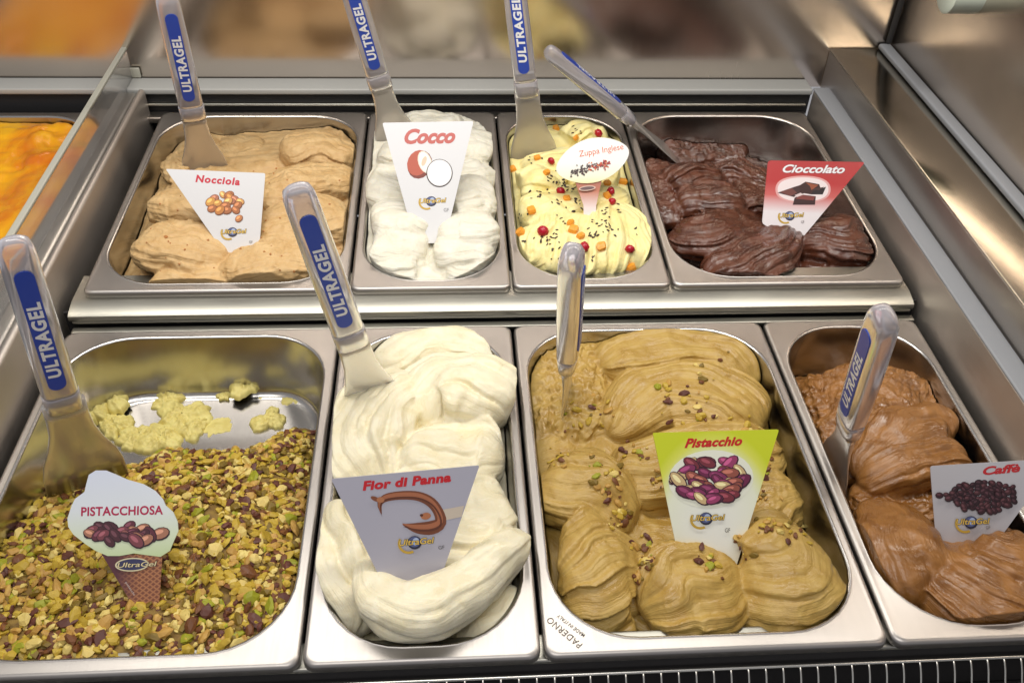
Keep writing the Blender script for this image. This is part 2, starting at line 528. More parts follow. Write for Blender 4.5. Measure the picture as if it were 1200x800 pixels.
def sweep(bl, pts, seed, ridges=9, ramp=2.2, fine=.35, lump=2.5, rough=0.0, tips=(.5, .5), nt=80, na=144, up=(0, 0, 1), skew=.45, wander=.10, z0=0.0, pits=.35):
    """a tongue of gelato as left by the spatula: pleats run along it and converge where it narrows
    pts: (px, py, z centre, half width, half height)"""
    ridges = int(round(ridges * 1.55))
    rows = []
    for px, py, z, w, h in pts:
        c = U(px, py, z + z0 + .6 * h)
        rows.append((c[0], c[1], z + z0, w * WS, h))
    Q = catmull(rows, nt)
    c, w, h = Q[:, :3], np.maximum(Q[:, 3], 1.0), np.maximum(Q[:, 4], 1.0)
    c = c + np.stack([noise(np.linspace(0, 3, nt), 0, 0, seed + 40 + i) * (3.0, 3.0, 2.0)[i] for i in range(3)], -1)
    T = np.gradient(c, axis=0); T /= np.linalg.norm(T, axis=1)[:, None]
    up = np.asarray(up, float)
    Sd = np.cross(T, up); Sd /= np.linalg.norm(Sd, axis=1)[:, None] + 1e-9
    Nn = np.cross(Sd, T)
    t = np.linspace(0, 1, nt)
    e0, e1 = tips
    f = np.ones(nt)
    f = np.where(t < e0 * .5, np.clip(1 - (1 - t / (e0 * .5 + 1e-9)) ** 2.6, 0, 1) ** .5, f)
    f = np.where(t > 1 - e1 * .5, np.clip(1 - (1 - (1 - t) / (e1 * .5 + 1e-9)) ** 2.6, 0, 1) ** .5, f)
    f = np.maximum(f, .02)
    am = math.pi
    a = np.linspace(-am, am, na, endpoint=False)
    s = np.clip((a / math.radians(120) + 1) / 2, 0, 1)
    tt, ss = np.meshgrid(t, s, indexing='ij')
    sw = ss + wander * noise(tt * 1.7, ss * 1.3, 0, seed) + wander * .35 * noise(tt * 5, ss * 4, 0, seed + 3)
    sw = np.clip(sw, 0, .9999)

    def pleats(n, sd, sk):
        r2 = np.random.RandomState(sd)
        wd = r2.uniform(.4, 1.7, n); ed = np.r_[0, np.cumsum(wd)]; ed /= ed[-1]
        amp = r2.uniform(.35, 1.0, n); sg = r2.choice([1, 1, -1], n)
        k = np.clip(np.searchsorted(ed, sw.ravel(), side='right').reshape(sw.shape) - 1, 0, n - 1)
        u = (sw - ed[k]) / (ed[k + 1] - ed[k]) * 2 - 1
        u2 = u * sg[k]
        rnd = np.sqrt(np.clip(1 - u * u, 0, 1))
        saw = ((u2 + 1) / 2) ** 1.4 * np.clip((1 - u2) / .25, 0, 1)
        live = np.clip(.75 + .55 * noise(tt * 2.6, k * 1.7, 0, sd + 11), 0, 1.2)
        return amp[k] * ((1 - sk) * rnd + sk * saw * 1.2) * live - .3

    R = ramp * 3.3 * pleats(ridges, seed * 3 + 1, skew) + ramp * .8 * pleats(ridges * 2 + 1, seed * 3 + 2, .5)
    R = R + fine * noise(tt * 3, sw * ridges * 9, 0, seed + 5)
    R = R + lump * noise(tt * 2.2, ss * 2.4, 0, seed + 9) + lump * .6 * noise(tt * 5, ss * 4.5, 0, seed + 10)
    if pits:
        R = R - pits * 6 * np.clip(noise(tt * 9, ss * 9, 0, seed + 15) - .55, 0, 1)
    taper = np.clip(w / w.max(), .25, 1)[:, None] * np.clip(f * 1.3, 0, 1)[:, None]
    R = R * taper
    sa, ca = np.sin(a)[None, :], np.cos(a)[None, :]
    ww = (w * f)[:, None]; hh = (h * (.35 + .65 * f))[:, None] * f[:, None] ** .5
    sx = np.sign(sa) * np.abs(sa) ** .85
    cz = np.sign(ca) * np.abs(ca) ** .8
    P = c[:, None, :] + Sd[:, None, :] * ((ww + R) * sx)[..., None] + Nn[:, None, :] * ((hh + R) * cz)[..., None]
    if rough:
        q = P / 5.5
        R2 = rough * (np.abs(noise(q[..., 0], q[..., 1], q[..., 2], seed + 21)) * 1.4 + noise(q[..., 0] * 2.1, q[..., 1] * 2.1, q[..., 2] * 2.1, seed + 22) * .9
                      + noise(q[..., 0] * 4.3, q[..., 1] * 4.3, q[..., 2] * 4.3, seed + 23) * .45)
        P = P + (Sd[:, None, :] * sx[..., None] + Nn[:, None, :] * cz[..., None]) * R2[..., None]
    ln = np.linalg.norm(np.diff(c, axis=0), axis=1).sum()
    A = np.stack([(sw - .5) * w.max() * 3.2, tt * ln * .10, np.full(tt.shape, seed * 9.7)], -1)
    bl.add(P.reshape(-1, 3), closed_tube(nt, na), A.reshape(-1, 3))


def sweep2(*a, **k):
    sweep(*a, z0=R2Z + 3.0, **k)


def fill(bl, p, zf, seed, nr=110, na=200, rough=1.0, low=4.0, stripe=2.0):
    """the gelato's lower body, from wall to wall; zf(u, v) gives its height, u and v in 0..1 across and front to back"""
    rho = np.linspace(0.0004, 1, nr) ** .75
    rings = []
    base = rrect(*p.inner(-30, .3), 0, na // 4)
    cx, cy = (base[:, 0].min() + base[:, 0].max()) / 2, (base[:, 1].min() + base[:, 1].max()) / 2
    X = cx + (base[None, :, 0] - cx) * rho[:, None]
    Y = cy + (base[None, :, 1] - cy) * rho[:, None]
    u = (X - p.x0) / (p.x1 - p.x0); v = Y / 360
    Z = zf(u, v) + low * fbm(X / 38, Y / 38, 0, seed, 3) + rough * fbm(X / 9, Y / 9, 0, seed + 31, 3)
    q = Y / 11 + 1.6 * fbm(X / 60, Y / 60, 0, seed + 50, 2) + X / 40
    Z = Z + stripe * (np.abs(np.sin(q)) ** .6 - .5) * (.5 + .5 * noise(X / 45, Y / 45, 0, seed + 60))
    Z = np.clip(Z, -PAN_D - 4, None)
    # follow the sloping wall
    k = np.clip((Z + 30) / PAN_D * 6.0, -6, 6) * (rho[:, None] ** 6)
    X = X + np.sign(X - cx) * k * np.minimum(1, np.abs(X - cx) / (base[:, 0].max() - cx)) ** 4
    Y = Y + np.sign(Y - cy) * k * np.minimum(1, np.abs(Y - cy) / (base[:, 1].max() - cy)) ** 4
    V = p.lift(np.stack([X, Y, Z], -1).reshape(-1, 3))
    n = base.shape[0]
    B = np.stack([base[:, 0], base[:, 1], np.full(len(base), -PAN_D - 7)], -1)
    A = np.stack([q * 11, X * .10, np.full(X.shape, seed * 3.3)], -1).reshape(-1, 3)
    A = np.concatenate([A, A[-len(base):]])
    V = np.concatenate([V, p.lift(B)])
    i = np.arange(n // 2 - 1)
    cap = np.stack([i, i + 1, n - 2 - i, n - 1 - i], -1)
    bl.add(V, np.concatenate([grid_faces(nr + 1, n, True), cap, cap[:, ::-1] + nr * n]), A)


def tuck(p, V, over=.1):
    """keep the mass inside the pan below the rim, let it bulge a little above it"""
    L = V.copy()
    if p.row == 2:
        c, t = math.cos(R2T), math.sin(R2T)
        y, z = L[:, 1] - R2Y, L[:, 2] - R2Z
        L[:, 1] = c * y + t * z; L[:, 2] = -t * y + c * z
    x0, x1, y0, y1, r = p.inner(0)
    z = L[:, 2]
    ins = np.where(z < 0, -z / PAN_D * 6.0 + 1.0, 1.0 - np.clip(z, 0, 40) * over)
    cx, cy = (x0 + x1) / 2, (y0 + y1) / 2
    hx, hy = (x1 - x0) / 2 - ins, (y1 - y0) / 2 - ins
    rr = np.maximum(r - np.maximum(ins, -20) * .6, 12)
    qx, qy = np.abs(L[:, 0] - cx) - (hx - rr), np.abs(L[:, 1] - cy) - (hy - rr)
    sd = np.hypot(np.maximum(qx, 0), np.maximum(qy, 0)) + np.minimum(np.maximum(qx, qy), 0) - rr
    gx = np.where((qx > 0) & (qy > 0), np.maximum(qx, 0), np.where(qx > qy, 1.0, 0.0))
    gy = np.where((qx > 0) & (qy > 0), np.maximum(qy, 0), np.where(qx > qy, 0.0, 1.0))
    gl_ = np.hypot(gx, gy) + 1e-9
    push = np.maximum(sd, 0)
    L[:, 0] -= np.sign(L[:, 0] - cx) * gx / gl_ * push
    L[:, 1] -= np.sign(L[:, 1] - cy) * gy / gl_ * push
    L[:, 2] -= np.where(L[:, 2] > -25, (.75 if over < .4 else .35) * push, 0)     # what meets the wall rolls down along it
    return p.lift(L)


def vnoise(V, sc, seed):
    q = V / sc
    return np.stack([noise(q[:, 0], q[:, 1], q[:, 2], seed + i * 13) for i in range(3)], -1)


def gelato(name, p, bl, mat, label, voxel=1.2, smooth=1, warp=2.4, grit=.10, seed=0, over=.1):
    V, F, A = bl.arrays()
    raw, rawF = V, F
    bvh = BVHTree.FromPolygons(V.tolist(), F.tolist())
    me = bpy.data.meshes.new('raw')
    me.vertices.add(len(V)); me.vertices.foreach_set('co', (V * S).ravel())
    me.loops.add(F.size); me.loops.foreach_set('vertex_index', F.ravel().astype(np.int32))
    me.polygons.add(len(F)); me.polygons.foreach_set('loop_start', np.arange(0, F.size, 4, dtype=np.int32))
    me.update(calc_edges=True)
    tmp = bpy.data.objects.new('raw', me); col.objects.link(tmp)
    md = tmp.modifiers.new('r', 'REMESH'); md.mode = 'VOXEL'; md.voxel_size = voxel * S
    dg = bpy.context.evaluated_depsgraph_get()
    ev = tmp.evaluated_get(dg).to_mesh()
    n = len(ev.vertices)
    V = np.empty(n * 3); ev.vertices.foreach_get('co', V); V = V.reshape(-1, 3) / S
    nl = np.empty(len(ev.polygons), np.int32); ev.polygons.foreach_get('loop_total', nl)
    lv = np.empty(len(ev.loops), np.int32); ev.loops.foreach_get('vertex_index', lv)
    assert (nl == 4).all()
    F = lv.reshape(-1, 4)
    E = np.empty(len(ev.edges) * 2, np.int32); ev.edges.foreach_get('vertices', E); E = E.reshape(-1, 2)
    deg = np.bincount(E.ravel(), minlength=n)[:, None]
    # only what can be seen from above needs the flow of the strokes
    vn = np.empty(n * 3); ev.vertices.foreach_get('normal', vn); vn = vn.reshape(-1, 3)
    see = (vn[:, 2] > -.1) & (V[:, 2] - (R2Z if p.row == 2 else 0) > -60)
    fi = np.zeros(n, np.int64)
    fi[see] = [bvh.find_nearest(v)[2] for v in V[see].tolist()]
    bpy.data.objects.remove(tmp); bpy.data.meshes.remove(me)
    q4 = rawF[fi]
    wt = 1 / (np.linalg.norm(raw[q4] - V[:, None, :], axis=2) ** 2 + .02)
    flow = (A[q4] * wt[..., None]).sum(1) / wt.sum(1)[:, None]
    for it in range(smooth):
        acc = np.stack([np.bincount(E[:, 0], V[E[:, 1], i], n) + np.bincount(E[:, 1], V[E[:, 0], i], n) for i in range(3)], -1)
        V = V + .5 * (acc / np.maximum(deg, 1) - V)
    V = V + warp * vnoise(V, 26, 5 + seed) + warp * .3 * vnoise(V, 9, 50 + seed) + grit * vnoise(V, 1.7, 90 + seed)
    V = tuck(p, V, over)
    lowz = (-PAN_D + .5 if name != 'pistacchiosa' else -PAN_D - .5) + (R2Z if p.row == 2 else 0)
    if p.row == 2: lowz = lowz + R2T * (V[:, 1] - R2Y)
    V[:, 2] = np.maximum(V[:, 2], lowz)
    # drop what lies under the pan's floor
    loc = V[:, 2] - (R2Z if p.row == 2 else 0)
    keep = (loc[F] > -PAN_D - 1.5).any(1)
    hid = (vn[:, 2] < -.3) & (loc < -12) | (loc < -PAN_D + 1.2)
    keep &= ~hid[F].all(1)
    F = F[keep]
    used = np.zeros(n, bool); used[F.ravel()] = True
    idx = np.cumsum(used) - 1
    V, F, flow = V[used], idx[F], flow[used]
    c = p.lift([(p.cx, 180, -PAN_D + .4)])[0]
    o = build('gelato', V, F.astype(np.int32), mat, None, True, origin=c)
    at = o.data.attributes.new('flow', 'FLOAT_VECTOR', 'POINT')
    if len(o.data.vertices) == len(flow): at.data.foreach_set('vector', flow.astype(np.float32).ravel())
    tag(o, label, 'gelato', 'flavours of gelato in the pans')
    tree = BVHTree.FromPolygons(V.tolist(), F.tolist())
    return o, tree


def drop_px(tree, px, py):
    """the point of the gelato that the photograph shows at that pixel"""
    d = ray(px, py); d = d / np.linalg.norm(d)
    h = tree.ray_cast(Vector(CAM), Vector(d))
    return (None, None) if h[0] is None else (np.array(h[0]), np.array(h[1]))


G = {}

# --- pistachio (wide pan, front row)
b = Blob()
fill(b, PC, lambda u, v: -28 + 10 * np.clip((v - .55) / .3, 0, 1) - 14 * np.clip((.14 - v) / .1, 0, 1) - 14 * np.clip((u - .86) / .08, 0, 1), 101)
sweep(b, [(662, 398, -26, 24, 16), (668, 450, -28, 30, 18), (672, 520, -34, 26, 18)], 1, 7, 1.5, .5, 3, rough=2.6)
sweep(b, [(700, 420, -20, 22, 16), (770, 402, -18, 28, 20), (850, 410, -18, 26, 20), (890, 440, -24, 20, 18)], 2, 7, 2.0, .25, 3.5, tips=(.4, .5))
sweep(b, [(712, 505, -22, 14, 10), (770, 455, -18, 30, 22), (850, 462, -16, 32, 22), (903, 490, -20, 24, 22)], 3, 8, 2.0, .25, 3.5, tips=(.3, .45))
sweep(b, [(722, 552, -22, 24, 18), (790, 538, -20, 30, 20), (860, 528, -18, 32, 22), (915, 520, -22, 24, 20)], 4, 10, 2.2, .3, 3, tips=(.3, .5))
sweep(b, [(820, 600, -26, 26, 18), (880, 580, -22, 28, 20), (925, 560, -22, 22, 20)], 5, 9, 2.2, .4, 3, rough=.9)
sweep(b, [(643, 545, -20, 30, 20), (680, 562, -16, 33, 24), (715, 580, -18, 26, 20), (748, 608, -26, 9, 8)], 6, 9, 2.6, .35, 2, tips=(.55, .25))
sweep(b, [(655, 655, -18, 36, 22), (690, 652, -14, 38, 26), (725, 655, -16, 30, 22), (758, 668, -26, 9, 8)], 7, 10, 2.8, .35, 2, tips=(.55, .25))
sweep(b, [(655, 700, -30, 24, 14), (700, 700, -26, 26, 16), (752, 690, -30, 10, 8)], 17, 6, 2.0, .35, 2, tips=(.5, .25))
sweep(b, [(752, 712, -22, 22, 16), (790, 692, -16, 34, 24), (835, 682, -16, 30, 22), (880, 690, -26, 9, 8)], 8, 11, 2.8, .4, 2, tips=(.35, .25))
sweep(b, [(858, 705, -28, 8, 8), (895, 680, -16, 30, 22), (930, 655, -12, 40, 28), (962, 645, -18, 36, 24)], 9, 12, 2.8, .4, 2, tips=(.2, .5))
sweep(b, [(730, 738, -48, 24, 16), (800, 735, -46, 26, 16)], 10, 6, 2.0, .3, 3)
G['C'] = gelato('pistacchio', PC, b, M['pistacchio'], 'tan green pistachio gelato in ridged petals sprinkled with nut pieces under the Pistacchio card')

# --- fior di panna (narrow pan, front row)
b = Blob()
fill(b, PB, lambda u, v: -40 + 26 * np.clip((v - .25) / .4, 0, 1), 201)
sweep(b, [(440, 425, -20, 20, 16), (500, 402, -14, 24, 22), (560, 402, -14, 24, 22), (592, 430, -20, 22, 20)], 21, 7, 1.6, .2, 4)
sweep(b, [(500, 440, -8, 12, 12), (455, 462, -4, 28, 24), (428, 510, -8, 34, 26), (435, 570, -16, 32, 24)], 22, 7, 3.3, .25, 3)
sweep(b, [(488, 500, -12, 20, 16), (510, 450, 0, 26, 22), (560, 448, 4, 32, 26), (594, 480, -4, 26, 24)], 23, 4, 3.6, .2, 4, tips=(.4, .5))
sweep(b, [(470, 545, -12, 26, 22), (540, 525, -8, 34, 26), (592, 530, -12, 26, 24)], 24, 6, 3.3, .2, 4)
sweep(b, [(450, 600, -12, 30, 24), (530, 585, -8, 36, 26), (593, 575, -12, 30, 26)], 25, 6, 3.0, .2, 4)
sweep(b, [(470, 630, -10, 28, 22), (540, 628, -6, 30, 24), (596, 615, -10, 26, 24)], 26, 5, 3.0, .2, 3)
sweep(b, [(402, 590, -12, 20, 18), (390, 620, -8, 27, 26), (396, 670, -14, 28, 26), (425, 740, -38, 22, 20)], 27, 6, 3.3, .25, 3, tips=(.4, .4))
sweep(b, [(430, 652, 8, 8, 10), (438, 684, 10, 12, 16), (486, 704, 14, 14, 18), (540, 686, 16, 14, 18), (585, 648, 14, 13, 17), (614, 628, 8, 9, 12)], 28, 3, 1.6, .12, 1.4, tips=(.22, .22))
sweep(b, [(448, 668, -8, 10, 12), (490, 676, -4, 11, 14), (540, 664, 0, 12, 15), (582, 636, 2, 11, 14), (606, 620, 0, 8, 11)], 29, 3, 1.6, .12, 1.4, tips=(.3, .3))
sweep(b, [(600, 675, -22, 22, 20), (570, 715, -28, 28, 22), (528, 742, -40, 20, 16)], 30, 6, 3.3, .25, 2.5)
sweep(b, [(440, 745, -50, 22, 14), (500, 752, -52, 22, 14)], 31, 6, 1.6, .3, 3)
G['B'] = gelato('fior', PB, b, M['fior'], 'smooth white milk gelato folded in glossy waves behind the Fior di Panna card', over=.42)

# --- coffee (narrow pan at the right end, front row)
b = Blob()
fill(b, PD, lambda u, v: -60 + 22 * np.clip((v - .45) / .2, 0, 1) * (1 - np.clip((v - .86) / .08, 0, 1)) * (1 - np.clip((u - .8) / .1, 0, 1)), 301, rough=1.8)
sweep(b, [(965, 430, -40, 24, 18), (990, 480, -40, 24, 18), (1010, 560, -40, 24, 18)], 41, 6, 1.5, .5, 3, rough=2.4)
sweep(b, [(1030, 425, -30, 38, 20), (1035, 470, -30, 38, 20), (1030, 520, -34, 34, 20)], 42, 9, 1.2, .5, 3, rough=1.6)
sweep(b, [(1082, 425, -34, 12, 14), (1100, 465, -34, 12, 14), (1118, 505, -36, 12, 14)], 43, 5, 1.5, .5, 2, rough=2.6)
sweep(b, [(1010, 555, -24, 14, 12), (1045, 512, -16, 18, 16), (1095, 495, -14, 20, 18), (1122, 515, -22, 16, 16)], 44, 4, 2.2, .2, 2.5, tips=(.3, .4))
sweep(b, [(1008, 560, -26, 14, 12), (1050, 548, -16, 17, 15), (1100, 530, -14, 18, 16), (1128, 540, -24, 14, 14)], 45, 5, 2.4, .2, 2, tips=(.3, .4))
sweep(b, [(1000, 572, -36, 20, 14), (1045, 585, -34, 22, 14), (1090, 575, -34, 18, 14)], 46, 5, 1.8, .5, 2.5, rough=2.2)
sweep(b, [(1100, 565, -26, 30, 20), (1150, 580, -26, 30, 20)], 47, 8, 2, .3, 2)
sweep(b, [(1040, 588, -24, 16, 16), (1055, 628, -14, 27, 26), (1062, 668, -16, 30, 28), (1064, 700, -26, 24, 22)], 48, 4, 1.6, .15, 2.5, tips=(.45, .6))
sweep(b, [(1008, 605, -34, 12, 12), (1022, 655, -32, 15, 14), (1050, 700, -38, 15, 14)], 49, 4, 1.6, .3, 2)
sweep(b, [(1100, 640, -30, 12, 10), (1135, 660, -18, 38, 26), (1190, 680, -12, 46, 30), (1235, 690, -18, 40, 26)], 50, 13, 2.6, .5, 2, tips=(.25, .4))
sweep(b, [(1075, 740, -56, 18, 12), (1110, 735, -56, 18, 12)], 51, 5, 1.6, .4, 2, rough=1.5)
G['D'] = gelato('caffe', PD, b, M['caffe'], 'brown coffee gelato with a smooth scoop and ridged fan beside the Caffe card')

# --- hazelnut (wide pan, rear row)
b = Blob()
fill(b, PN, lambda u, v: -14 + 4 * np.clip((v - .5) / .2, 0, 1) - 22 * np.clip((.16 - u) / .1, 0, 1) - 18 * np.exp(-((u - .38) / .22) ** 2 - ((v - .9) / .1) ** 2), 401, rough=1.6)
sweep2(b, [(164, 276, 0, 24, 18), (200, 280, 2, 26, 20), (240, 284, -2, 26, 18), (272, 294, -8, 16, 10)], 61, 8, 1.6, .45, 3.5, rough=.8, tips=(.5, .3))
sweep2(b, [(186, 225, -2, 22, 18), (222, 232, 0, 26, 18), (262, 246, -4, 20, 16)], 62, 6, 1.4, .4, 3, rough=.9)
sweep2(b, [(180, 318, -14, 22, 14), (230, 322, -12, 26, 16), (280, 318, -14, 22, 14)], 63, 8, 1.6, .4, 2.5, rough=.6)
sweep2(b, [(262, 298, -6, 22, 16), (310, 300, -3, 22, 18), (372, 290, -6, 22, 18)], 64, 7, 1.6, .45, 3, rough=1.2)
sweep2(b, [(292, 275, -2, 26, 18), (350, 252, 2, 28, 20), (412, 245, -4, 24, 18)], 65, 9, 1.8, .4, 3, rough=.9)
sweep2(b, [(300, 222, 0, 24, 18), (360, 208, 2, 24, 20), (416, 200, -4, 20, 18)], 66, 7, 1.8, .4, 3, rough=1.2)
sweep2(b, [(330, 175, -2, 20, 18), (375, 168, 0, 22, 20), (416, 180, -6, 18, 18)], 67, 6, 1.6, .3, 3, rough=.7)
sweep2(b, [(250, 178, -30, 30, 14), (310, 172, -24, 26, 16)], 68, 8, .8, .5, 1.5, rough=.4)
sweep2(b, [(192, 190, -16, 14, 12), (228, 196, -14, 16, 12)], 69, 5, 1.4, .4, 2, rough=1.6)
G['N'] = gelato('nocciola', PN, b, M['nocciola'], 'beige hazelnut gelato with rough nutty folds around the Nocciola card')

# --- coconut (narrow pan, rear row)
b = Blob()
fill(b, PK, lambda u, v: -8 + 14 * np.clip((v - .12) / .3, 0, 1), 501)
for i, q in enumerate([
    [(470, 148, 2, 16, 16), (505, 138, 8, 20, 18), (545, 150, 2, 16, 16)],
    [(440, 178, 2, 18, 18), (480, 172, 6, 22, 20), (520, 172, 4, 20, 20)],
    [(530, 168, 4, 22, 20), (565, 165, 6, 24, 20), (578, 172, 0, 18, 18)],
    [(430, 218, 2, 26, 22), (455, 212, 6, 28, 24), (500, 215, 2, 24, 20)],
    [(520, 205, 4, 20, 20), (552, 200, 6, 22, 20), (576, 200, 0, 16, 16)],
    [(520, 235, 4, 22, 20), (555, 225, 6, 26, 22), (577, 228, 0, 22, 20)],
    [(434, 255, 2, 22, 20), (470, 250, 4, 26, 22), (510, 262, 0, 20, 18)],
    [(436, 284, -8, 26, 20), (460, 280, -6, 28, 22), (505, 288, -10, 20, 18)],
    [(440, 304, -16, 24, 18), (470, 302, -14, 26, 20), (505, 308, -18, 16, 14)],
    [(585, 268, -2, 18, 18), (555, 262, 4, 26, 22), (512, 275, -2, 20, 18)],
    [(580, 284, -8, 22, 20), (552, 282, -4, 28, 22), (505, 290, -8, 20, 18)],
    [(574, 304, -16, 22, 18), (548, 302, -14, 28, 20), (498, 312, -20, 16, 14)],
    [(445, 318, -22, 20, 14), (520, 320, -22, 22, 14), (570, 312, -22, 18, 14)]]):
    sweep2(b, q, 520 + i, 6, 1.4, .25, 3.0, rough=.35, tips=(.5, .5), nt=66, na=116)
G['K'] = gelato('cocco', PK, b, M['cocco'], 'white coconut gelato in soft rounded lobes around the Cocco card', over=.22)

# --- custard with toppings (narrow pan, rear row)
b = Blob()
fill(b, PZ, lambda u, v: -18 + 8 * np.clip((v - .2) / .4, 0, 1), 601)
for i, (q, rd) in enumerate([
    ([(660, 162, -4, 12, 13), (685, 152, -2, 15, 15), (715, 160, -8, 12, 12)], 4),
    ([(612, 165, -14, 14, 12), (645, 160, -14, 14, 12), (665, 175, -12, 14, 12)], 5),
    ([(612, 190, -10, 14, 13), (650, 184, -6, 16, 15), (700, 182, -8, 16, 14)], 6),
    ([(606, 215, -4, 16, 17), (630, 210, 0, 19, 19), (668, 215, -4, 14, 14)], 4),
    ([(665, 205, -6, 18, 16), (700, 200, -2, 18, 17), (728, 210, -8, 14, 14)], 5),
    ([(608, 250, -6, 18, 17), (635, 243, -2, 20, 19), (680, 236, -6, 16, 15)], 6),
    ([(640, 232, -4, 18, 16), (690, 228, -2, 20, 18), (735, 230, -8, 14, 15)], 6),
    ([(650, 248, -4, 14, 14), (636, 280, -6, 24, 20), (624, 312, -22, 26, 18)], 8),
    ([(672, 250, -2, 16, 15), (668, 285, -4, 22, 20), (664, 320, -22, 22, 18)], 8),
    ([(705, 235, -4, 14, 14), (708, 275, -4, 22, 20), (700, 320, -22, 22, 18)], 7),
    ([(718, 235, -6, 12, 14), (736, 270, -6, 20, 20), (746, 312, -20, 22, 18)], 7)]):
    sweep2(b, q, 620 + i, rd, 2.4, .2, 2.0, tips=(.4, .45), nt=66, na=116)
G['Z'] = gelato('zuppa', PZ, b, M['zuppa'], 'pale yellow custard gelato dotted with currants, candied orange and chocolate chips')

# --- chocolate (wide pan, rear row)
b = Blob()
fill(b, PX, lambda u, v: -48 - 14 * np.clip((v - .72) / .1, 0, 1), 701, rough=1.5)
sweep2(b, [(770, 170, -46, 26, 18), (820, 168, -48, 30, 16), (880, 172, -52, 26, 14)], 71, 6, 1.4, .5, 3, rough=1.6)
sweep2(b, [(768, 185, -20, 16, 16), (775, 225, -20, 16, 16), (790, 262, -24, 14, 14)], 72, 5, 1.8, .4, 2, rough=1.2)
sweep2(b, [(780, 215, -16, 20, 18), (812, 205, -12, 24, 20), (845, 205, -16, 16, 16)], 73, 6, 2.4, .3, 2)
sweep2(b, [(830, 192, -20, 20, 16), (865, 200, -16, 24, 18), (905, 215, -20, 20, 16)], 74, 7, 2.2, .4, 2.5, rough=1.0)
sweep2(b, [(840, 232, -18, 20, 16), (880, 230, -18, 22, 16), (925, 235, -22, 20, 16)], 75, 7, 2.2, .4, 2.5, rough=.7)
sweep2(b, [(795, 238, -16, 16, 14), (835, 232, -12, 20, 16), (878, 240, -16, 14, 14)], 76, 6, 2.2, .3, 2, rough=.6)
sweep2(b, [(792, 262, -16, 24, 18), (825, 268, -10, 27, 22), (858, 262, -12, 22, 18), (884, 250, -20, 10, 10)], 77, 7, 2.6, .3, 1.5, tips=(.5, .3))
sweep2(b, [(822, 325, -22, 20, 16), (862, 308, -14, 28, 22), (898, 282, -10, 28, 22), (918, 262, -18, 16, 14)], 78, 9, 3.0, .3, 1.5, tips=(.4, .3))
sweep2(b, [(770, 300, -34, 18, 14), (800, 318, -36, 20, 14)], 79, 6, 2, .4, 2)
sweep2(b, [(930, 290, -26, 12, 10), (962, 275, -16, 27, 20), (995, 270, -14, 32, 24), (1014, 278, -22, 26, 20)], 80, 9, 2.8, .4, 1.5, tips=(.25, .5))
sweep2(b, [(930, 315, -38, 20, 14), (985, 312, -34, 24, 16), (1010, 308, -38, 16, 14)], 81, 7, 2.4, .4, 1.5)
sweep2(b, [(905, 252, -24, 20, 16), (945, 262, -24, 18, 14)], 82, 5, 2, .4, 2, rough=.8)
G['X'] = gelato('cioccolato', PX, b, M['cioccolato'], 'glossy dark chocolate gelato in ridged folds around the Cioccolato card')

# --- orange pan beyond the divider
b = Blob()
fill(b, PO, lambda u, v: -14 + 8 * np.sin(v * 9), 801, rough=.8, low=5)
G['O'] = gelato('orange', PO, b, M['orange'], 'bright orange and yellow gelato beyond the clear divider', voxel=2.0)

# --- pistachio topped pan: scraped clean at the back
def zA(u, v):
    back = .70 + .12 * u + .03 * np.sin(u * 17)
    f = np.clip((back - v) / .30, 0, 1)
    return -PAN_D - 7 + f ** .75 * (PAN_D - 3) + 0 * u


b = Blob()
fill(b, PA, zA, 901, rough=1.0, low=2.0)
G['A'] = gelato('pistacchiosa', PA, b, M['crumb_shade'], 'pistachio gelato hidden under a thick layer of chopped pistachio nuts', voxel=2.0)

# ------------------------------------------------------------------ nut pieces and toppings
rnd = random.Random(7)


def chunk_mesh(name, mat, seed, kind='chip'):
    """a small broken piece, unit size about 1 mm half-length, 20 to 36 faces"""
    r = random.Random(seed)
    rings, seg = 4, 7
    V = [(0, 0, 1)]
    for i in range(1, rings):
        th = math.pi * i / rings
        for j in range(seg):
            ph = 2 * math.pi * (j + .5 * (i % 2)) / seg
            V.append((math.sin(th) * math.cos(ph), math.sin(th) * math.sin(ph), math.cos(th)))
    V.append((0, 0, -1))
    V = np.array(V)
    q = r.uniform
    if kind == 'chip':
        V = V * np.array([[q(.6, 1), q(.75, 1.1), q(.3, .5)]])
        for _ in range(3):                     # broken faces
            n = np.array([q(-1, 1), q(-1, 1), q(-.6, .6)]); n /= np.linalg.norm(n)
            d = V @ n; V = V - np.outer(np.maximum(d - q(.35, .6), 0), n)
        V += np.array([[q(-.09, .09) for _ in range(3)] for _ in V])
    elif kind == 'cube':
        V = np.sign(V) * np.abs(V) ** .45 * np.array([[.8, q(.6, .8), q(.5, .6)]])
        V += np.array([[q(-.06, .06) for _ in range(3)] for _ in V])
    elif kind == 'berry':
        V = V * np.array([[1, q(.85, 1), .9]]) + np.array([[q(-.06, .06) for _ in range(3)] for _ in V])
    elif kind == 'flake':
        V = V * np.array([[1.15, q(.5, .75), q(.26, .36)]]) + np.array([[q(-.12, .12), q(-.12, .12), q(-.08, .08)] for _ in V])
    elif kind == 'shard':
        V = V * np.array([[.9, q(.35, .6), .2]]) + np.array([[q(-.14, .14), q(-.1, .1), q(-.05, .05)] for _ in V])
    F = []
    for j in range(seg): F.append((0, 1 + j, 1 + (j + 1) % seg))
    for i in range(rings - 2):
        a, b2 = 1 + i * seg, 1 + (i + 1) * seg
        for j in range(seg):
            j2 = (j + 1) % seg
            F.append((a + j, b2 + j, b2 + j2, a + j2))
    a = 1 + (rings - 2) * seg
    for j in range(seg): F.append((a + j, len(V) - 1, a + (j + 1) % seg))
    return V, F


